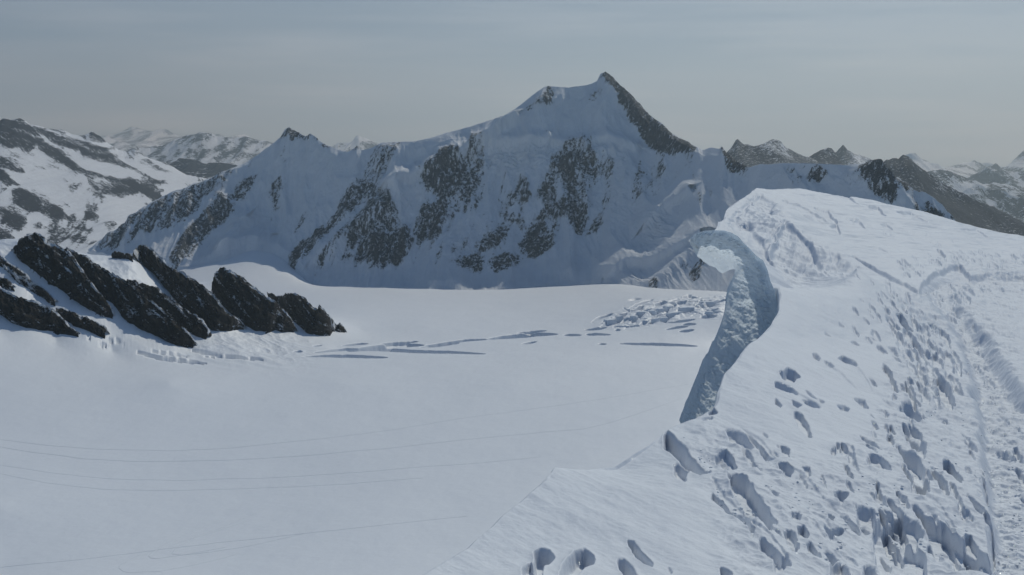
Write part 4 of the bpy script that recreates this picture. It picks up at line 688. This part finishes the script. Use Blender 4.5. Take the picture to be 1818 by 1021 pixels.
Yr = [2.0, 3.0, 4.0, 4.8]
y = 5.4
while y < 124:
    Yr.append(y)
    hh = 3.4 if y < 20 else 4.2
    dy = .8 * y * y / (F * hh)
    if y > 24: dy = min(dy, .085 if y < 52 else (.10 if y < 74 else .8))
    y += dy
Yr = np.array(Yr); nr = len(Yr)
Xe = np.interp(Yr, ep[:, 1], ep[:, 0]); ze0 = np.interp(Yr, ep[:, 1], ep[:, 2])
dd = Yr * CT - ze0 * ST; pe = 909 + F * Xe / dd
ks = 5; pe = np.convolve(np.pad(pe, ks, mode='edge'), np.ones(2 * ks + 1) / (2 * ks + 1), 'valid')
pe = pe + 7.0 * fbm(np.log(Yr) * 9, Yr * 0 + 2.2, 4, 33) * np.clip((Yr - 5) / 3, 0, 1) * np.where(Yr > 16, .55, 1)
u = np.concatenate([np.linspace(0, .985, 1150) ** 1.0, [1.02, 1.08, 1.15, 1.3, 1.5, 1.8]])
PXn = pe[:, None] + (1860 - pe[:, None]) * u[None]
Yn = np.repeat(Yr[:, None], len(u), 1)
print('ridge grid', PXn.shape)
Zn = NS.z(PXn, Yn)
V = surf_point(PXn, Yn, Zn); qx, qy = unproj(V)
vis = np.where((Yn > 26.5) & (qy > 498) & (qx < 1545), 0., 1.)
s_px = Yn / F
X, Y = V[..., 0], V[..., 1]
jx = (.9 * fbm(X / .11, Y / .16, 3, 81) + 2.2 * fbm(X / .4, Y / .6, 2, 82)) * np.clip(12 / Yn, .25, 1.3); jy = .8 * fbm(X / .12, Y / .18, 3, 83) * np.clip(12 / Yn, .25, 1.3)
pit = sample(dnb, qx + jx, qy + jy)
dz = -pit * s_px * 1.05 * vis + sample(rimb, qx + jx, qy + jy) * s_px * .35 * vis
tr = sample(trb, qx + 9 * fbm(X / 1.1, Y / 1.3, 4, 91, .4), qy) * vis; lu = sample(lub, qx, qy) * vis; fo = sample(fob, qx, qy) * np.clip((Yn - 27) / 5, 0, 1)
dz = dz - .30 * tr + tr * (.035 * ridged(X / .55, Y / .32, 4, 3) + .022 * fbm(X / .22, Y / .14, 3, 4))
dz = dz + lu * (.07 * fbm(X / .9, Y / 1.3, 4, 6) + .03 * ridged(X / .35, Y / .5, 3, 7))
ax, ay = X * .8 + Y * .6, Y * .8 - X * .6
dz = dz + .008 * ridged((X + .5 * Y) / .35, (Y - .5 * X) / 1.6, 3, 10) + .014 * fbm(X / .5, Y / .8, 4, 11) + .05 * fbm(X / 2.2, Y / 3.5, 3, 12)
farw = np.clip((Yn - 33) / 8, 0, 1)
dz = dz + farw * (1 - .5 * fo) * (.05 * ridged(ay / .9, ax / 5., 4, 14) + .05 * fbm(ay / 2.5, ax / 9, 3, 15))
wv = .9 * perlin(X / 3.5, Y / 6., 19)
fold2 = new_raster()
for pts, w_, d_ in [(ZK(318, 175, 370, 205, 415, 255, 445, 320, 468, 385, 510, 425), 30, 9), (ZK(655, 320, 690, 365, 725, 405), 9, 4), (ZK(560, 402, 640, 392, 710, 380), 8, 3), (ZK(485, 312, 540, 292, 580, 306), 7, 3.4), (ZK(530, 160, 495, 215, 470, 260, 448, 300), 10, 5), (ZK(300, 190, 340, 150, 390, 100, 420, 60), 8, 4), (ZK(350, 230, 400, 200, 470, 175), 7, 2.6), (ZK(380, 160, 440, 150, 500, 130), 6, 2.4), (ZK(700, 350, 740, 320, 770, 310), 9, 4), (ZK(700, 375, 760, 350, 800, 338), 7, 3), (ZK(520, 430, 600, 420, 700, 400), 6, 2.4), (ZK(760, 410, 800, 385, 840, 355), 7, 3)]: fill_line(fold2, pts, w_, d_)
for pts, d_ in [(ZK(410, 78, 440, 60, 500, 95, 488, 135, 440, 122), 6), (ZK(540, 160, 600, 205, 650, 262, 668, 330, 610, 372, 560, 352, 490, 312, 500, 262), 11)]: fill_poly(fold2, pts, d_)
wq = 5 * fbm(X / .8, Y / 1.6, 4, 22)
dz = dz - sample(blur(fold2, 1.6), qx + wq, qy + .6 * wq) * s_px * np.clip((Yn - 27) / 5, 0, 1)
dz = dz + fo * (.14 * ridged((X + wv) / 2.2, (Y - 1.2 * X + wv) / 6., 4, 16, .55) - .05 + .05 * ridged((X + .4 * Y) / .9 + wv, (Y - .5 * X) / 3.2, 4, 18))
dz = dz * np.clip(u * 160, 0.12, 1)[None]
Zn = Zn + dz
V = surf_point(PXn, Yn, Zn)
wl = []
E = V[:, 0]
for dx, dzz in ((-8, -300), (2.2, -60), (2.6, -25), (2.2, -12), (1.3, -6), (.6, -3), (.32, -1.9), (.2, -1.3), (.1, -.85), (.03, -.5), (-.01, -.28), (-.035, -.16), (-.04, -.09), (-.03, -.045), (-.015, -.016)):
    und = sstep(25.5, 29, Yr) * (1 - sstep(50, 60, Yr)) * min(1, abs(dzz) / .9) * 1.25
    q = E.copy(); q[:, 0] += dx + und + (.05 * fbm(Yr / .6, Yr * 0 + dzz, 4, 41) * min(1, abs(dzz) * 2)); q[:, 2] += dzz; wl.append(q)
V = np.concatenate([np.stack(wl, 1), V], 1)
M_ridge = snow_mat('ridge_snow', spec=.06, grains=((.013, .0016), (.06, .006), (.35, .02)), sparkle=True, tint=.025)
ro = grid_mesh('snow_ridge', V, M_ridge, flip=False)
tag(ro, 'wind packed snow ridge in the foreground with boot holes and a trodden trail', 'snow ridge', kind='structure')

# ------------------------------------------------------------------ the curling cornice
Lc = ZK(165, 1120, 128, 1040, 106, 988, 118, 955, 140, 900, 172, 820, 200, 755, 235, 690, 258, 640, 278, 590, 292, 545, 298, 500, 303, 460, 315, 420, 333, 390, 335, 368, 325, 352, 300, 345, 268, 350, 250, 340, 235, 322, 205, 318, 175, 300, 158, 272, 154, 248)
Rc = ZK(330, 1120, 335, 1000, 335, 900, 345, 810, 395, 712, 420, 660, 462, 630, 492, 560, 496, 500, 494, 450, 482, 415, 470, 370, 452, 330, 425, 312, 400, 285, 372, 258, 350, 232, 320, 215, 290, 207, 250, 206, 215, 208, 185, 214, 165, 224, 154, 240)
na, nb = 340, 150
Lp = resample(Lc, na); Rp = resample(Rc, na)
# match the two sides by their share of the length, eased so that the curl's tip is shared
yc = np.interp(-Rp[:, 1], [-752, -660, -612, -575, -514, -470, -425, -405], [23.9, 24.2, 24.45, 24.6, 24.85, 25.15, 25.5, 25.6])
shift = np.clip((Rp[:, 1] - 500) / 60, 0, 1) * 9
Rp[:, 0] += shift; Rp[:, 1] += shift * .6
yl = yc + 1.7
bb = np.linspace(0, 1, nb)
pxc_ = Lp[:, 0][:, None] * (1 - bb) + Rp[:, 0][:, None] * bb; pyc_ = Lp[:, 1][:, None] * (1 - bb) + Rp[:, 1][:, None] * bb
Yc_ = yl[:, None] * (1 - bb) + yc[:, None] * bb
V = P(pxc_, pyc_, Yc_)
X, Zz = V[..., 0], V[..., 2]
rnd = np.minimum(1, np.minimum(bb, 1 - bb)[None] * 7)
d = .15 * ridged(X / .5, Zz / .8, 4, 51) + .09 * fbm(X / .22, Zz / .26, 4, 52) + .06 * ridged(X / .12, Zz / .10, 3, 53) + .25 * np.sqrt(1 - (2 * bb[None] - 1) ** 2)
V[..., 1] -= d * rnd; V[..., 0] -= .3 * d * rnd
ring = np.concatenate([V[:, 0], V[::-1, -1]]); dr = np.array([.22, .75, -.03])
sh = []
for s in np.linspace(0, 1, 40):
    q = ring + dr * s; c = q.mean(0); q = c + (q - c) * (1 - .12 * s)
    q[:, 2] += .12 * fbm(q[:, 1] / .8, q[:, 0] / .8 + q[:, 2] / .8, 3, 55) * min(1, s * 12); sh.append(q)
M_corn = snow_mat('cornice_ice', col=(.84, .895, .94), grains=((.03, .010), (.12, .045), (.5, .09)), tint=.05, rough=.45)
me_a = grid_mesh('snow_cornice', V, M_corn)
side = grid_mesh('cornice_side', np.stack(sh), M_corn, link=False)
import bmesh
bm = bmesh.new(); bm.from_mesh(me_a.data); bm.from_mesh(side.data); bm.to_mesh(me_a.data); bm.free()
bpy.data.meshes.remove(side.data)
t = M_corn.node_tree; tl = t.nodes.new('ShaderNodeBsdfTranslucent'); tl.inputs['Color'].default_value = (.86, .93, 1.0, 1); ms = t.nodes.new('ShaderNodeMixShader'); ms.inputs[0].default_value = .55
b = t.nodes['Principled BSDF']; L(t, b.inputs['Normal'].links[0].from_socket, tl.inputs['Normal'])
L(t, b.outputs[0], ms.inputs[1]); L(t, tl.outputs[0], ms.inputs[2]); L(t, ms.outputs[0], t.nodes['Material Output'].inputs['Surface'])
for p in me_a.data.polygons: p.use_smooth = True
tag(me_a, 'icy overhanging cornice curling to the left like a breaking wave', 'cornice')

# ------------------------------------------------------------------ loose snow along the trail and round the holes
def ridge_hit(px, py):
    Ys = np.linspace(6, 34, 400); z = NS.z(np.full(400, float(px)), Ys); q = unproj(surf_point(np.full(400, float(px)), Ys, z))[1]
    i = max(1, int(np.argmax(q <= py))); Y = Ys[i]; return surf_point(float(px), Y, z[i])
def clod_geo(r, s):
    t = (1 + 5 ** .5) / 2
    v = np.array([(-1, t, 0), (1, t, 0), (-1, -t, 0), (1, -t, 0), (0, -1, t), (0, 1, t), (0, -1, -t), (0, 1, -t), (t, 0, -1), (t, 0, 1), (-t, 0, -1), (-t, 0, 1)], float) / 1.9
    f = [(0, 11, 5), (0, 5, 1), (0, 1, 7), (0, 7, 10), (0, 10, 11), (1, 5, 9), (5, 11, 4), (11, 10, 2), (10, 7, 6), (7, 1, 8), (3, 9, 4), (3, 4, 2), (3, 2, 6), (3, 6, 8), (3, 8, 9), (4, 9, 5), (2, 4, 11), (6, 2, 10), (8, 6, 7), (9, 8, 1)]
    return v * r.uniform(.6, 1.25, (12, 1)) * s * r.uniform(.7, 1.3, 3) * np.array([1.2, 1.2, .6]), f
M_clod = snow_mat('clod_snow', grains=((.02, .004), (.08, .01)))
r = np.random.RandomState(5); vs, fs, k = [], [], 0
zones = [([(1700, 560), (1775, 700), (1830, 850), (1830, 1060), (1775, 1060), (1755, 860), (1735, 720)], 240, .012), ([(1560, 560), (1680, 640), (1740, 820), (1740, 1010), (1400, 1010), (1320, 880), (1440, 830), (1580, 800)], 200, .012), ([(1210, 770), (1300, 830), (1420, 980), (1380, 1000), (1240, 850)], 80, .012)]
for poly, n, s in zones:
    xs = [p[0] for p in poly]; ys = [p[1] for p in poly]; c = 0
    while c < n:
        x, y = random.uniform(min(xs), max(xs)), random.uniform(min(ys), max(ys))
        if not inside(poly, x, y): continue
        c += 1; w = ridge_hit(x, y); v, f = clod_geo(r, s * random.uniform(.5, 1.5))
        tr_ = float(sample(trb, np.array([x]), np.array([y]))[0]); dn_ = float(sample(dnb, np.array([x]), np.array([y]))[0])
        w = w + np.array([0, 0, -.27 * tr_ - dn_ * w[1] / F * .95])
        vs.extend(v + w); fs.extend([(a + k, b + k, c_ + k) for a, b, c_ in f]); k += 12
co = poly_mesh('snow_crumbs', vs, fs, M_clod, smooth=True); tag(co, 'small crumbs of broken snow scattered along the trail and boot holes', 'snow', kind='stuff')

# ------------------------------------------------------------------ the air
me = bpy.data.meshes.new('haze')
x0, x1, y0, y1, z0, z1 = -40000, 40000, -6000, 48000, -9000., 2600.
vs = [(x, y, z) for z in (z0, z1) for y in (y0, y1) for x in (x0, x1)]
me.from_pydata(vs, [], [(0, 2, 3, 1), (4, 5, 7, 6), (0, 1, 5, 4), (2, 6, 7, 3), (0, 4, 6, 2), (1, 3, 7, 5)]); me.update()
hz = bpy.data.materials.new('thin_air'); hz.use_nodes = True; t = hz.node_tree; t.nodes.remove(t.nodes['Principled BSDF'])
pv = t.nodes.new('ShaderNodeVolumePrincipled'); pv.inputs['Density'].default_value = HAZE = 3.8e-5; pv.inputs['Color'].default_value = (.70, .88, 1.0, 1); pv.inputs['Absorption Color'].default_value = (1, 1, 1, 1); pv.inputs['Anisotropy'].default_value = .45
L(t, pv.outputs[0], t.nodes['Material Output'].inputs['Volume']); me.materials.append(hz)
ho = bpy.data.objects.new('haze', me); COL.objects.link(ho); tag(ho, 'thin blue air that veils the far mountains', 'haze', kind='stuff')

# ------------------------------------------------------------------ camera and picture
cam = bpy.data.cameras.new('camera'); cam.sensor_width = 36; cam.lens = 36 * F / PW; cam.clip_start = .1; cam.clip_end = 200000
cmo = bpy.data.objects.new('camera', cam); cmo.rotation_euler = (math.pi / 2 - TH, 0, 0); COL.objects.link(cmo); sc.camera = cmo
sc.view_settings.view_transform = 'Standard'; sc.view_settings.look = 'None'; sc.view_settings.exposure = -1.0; sc.view_settings.gamma = 1
sc.render.engine = 'CYCLES'; sc.cycles.use_denoising = True; sc.cycles.max_bounces = 6; sc.cycles.diffuse_bounces = 3; sc.cycles.volume_bounces = 0
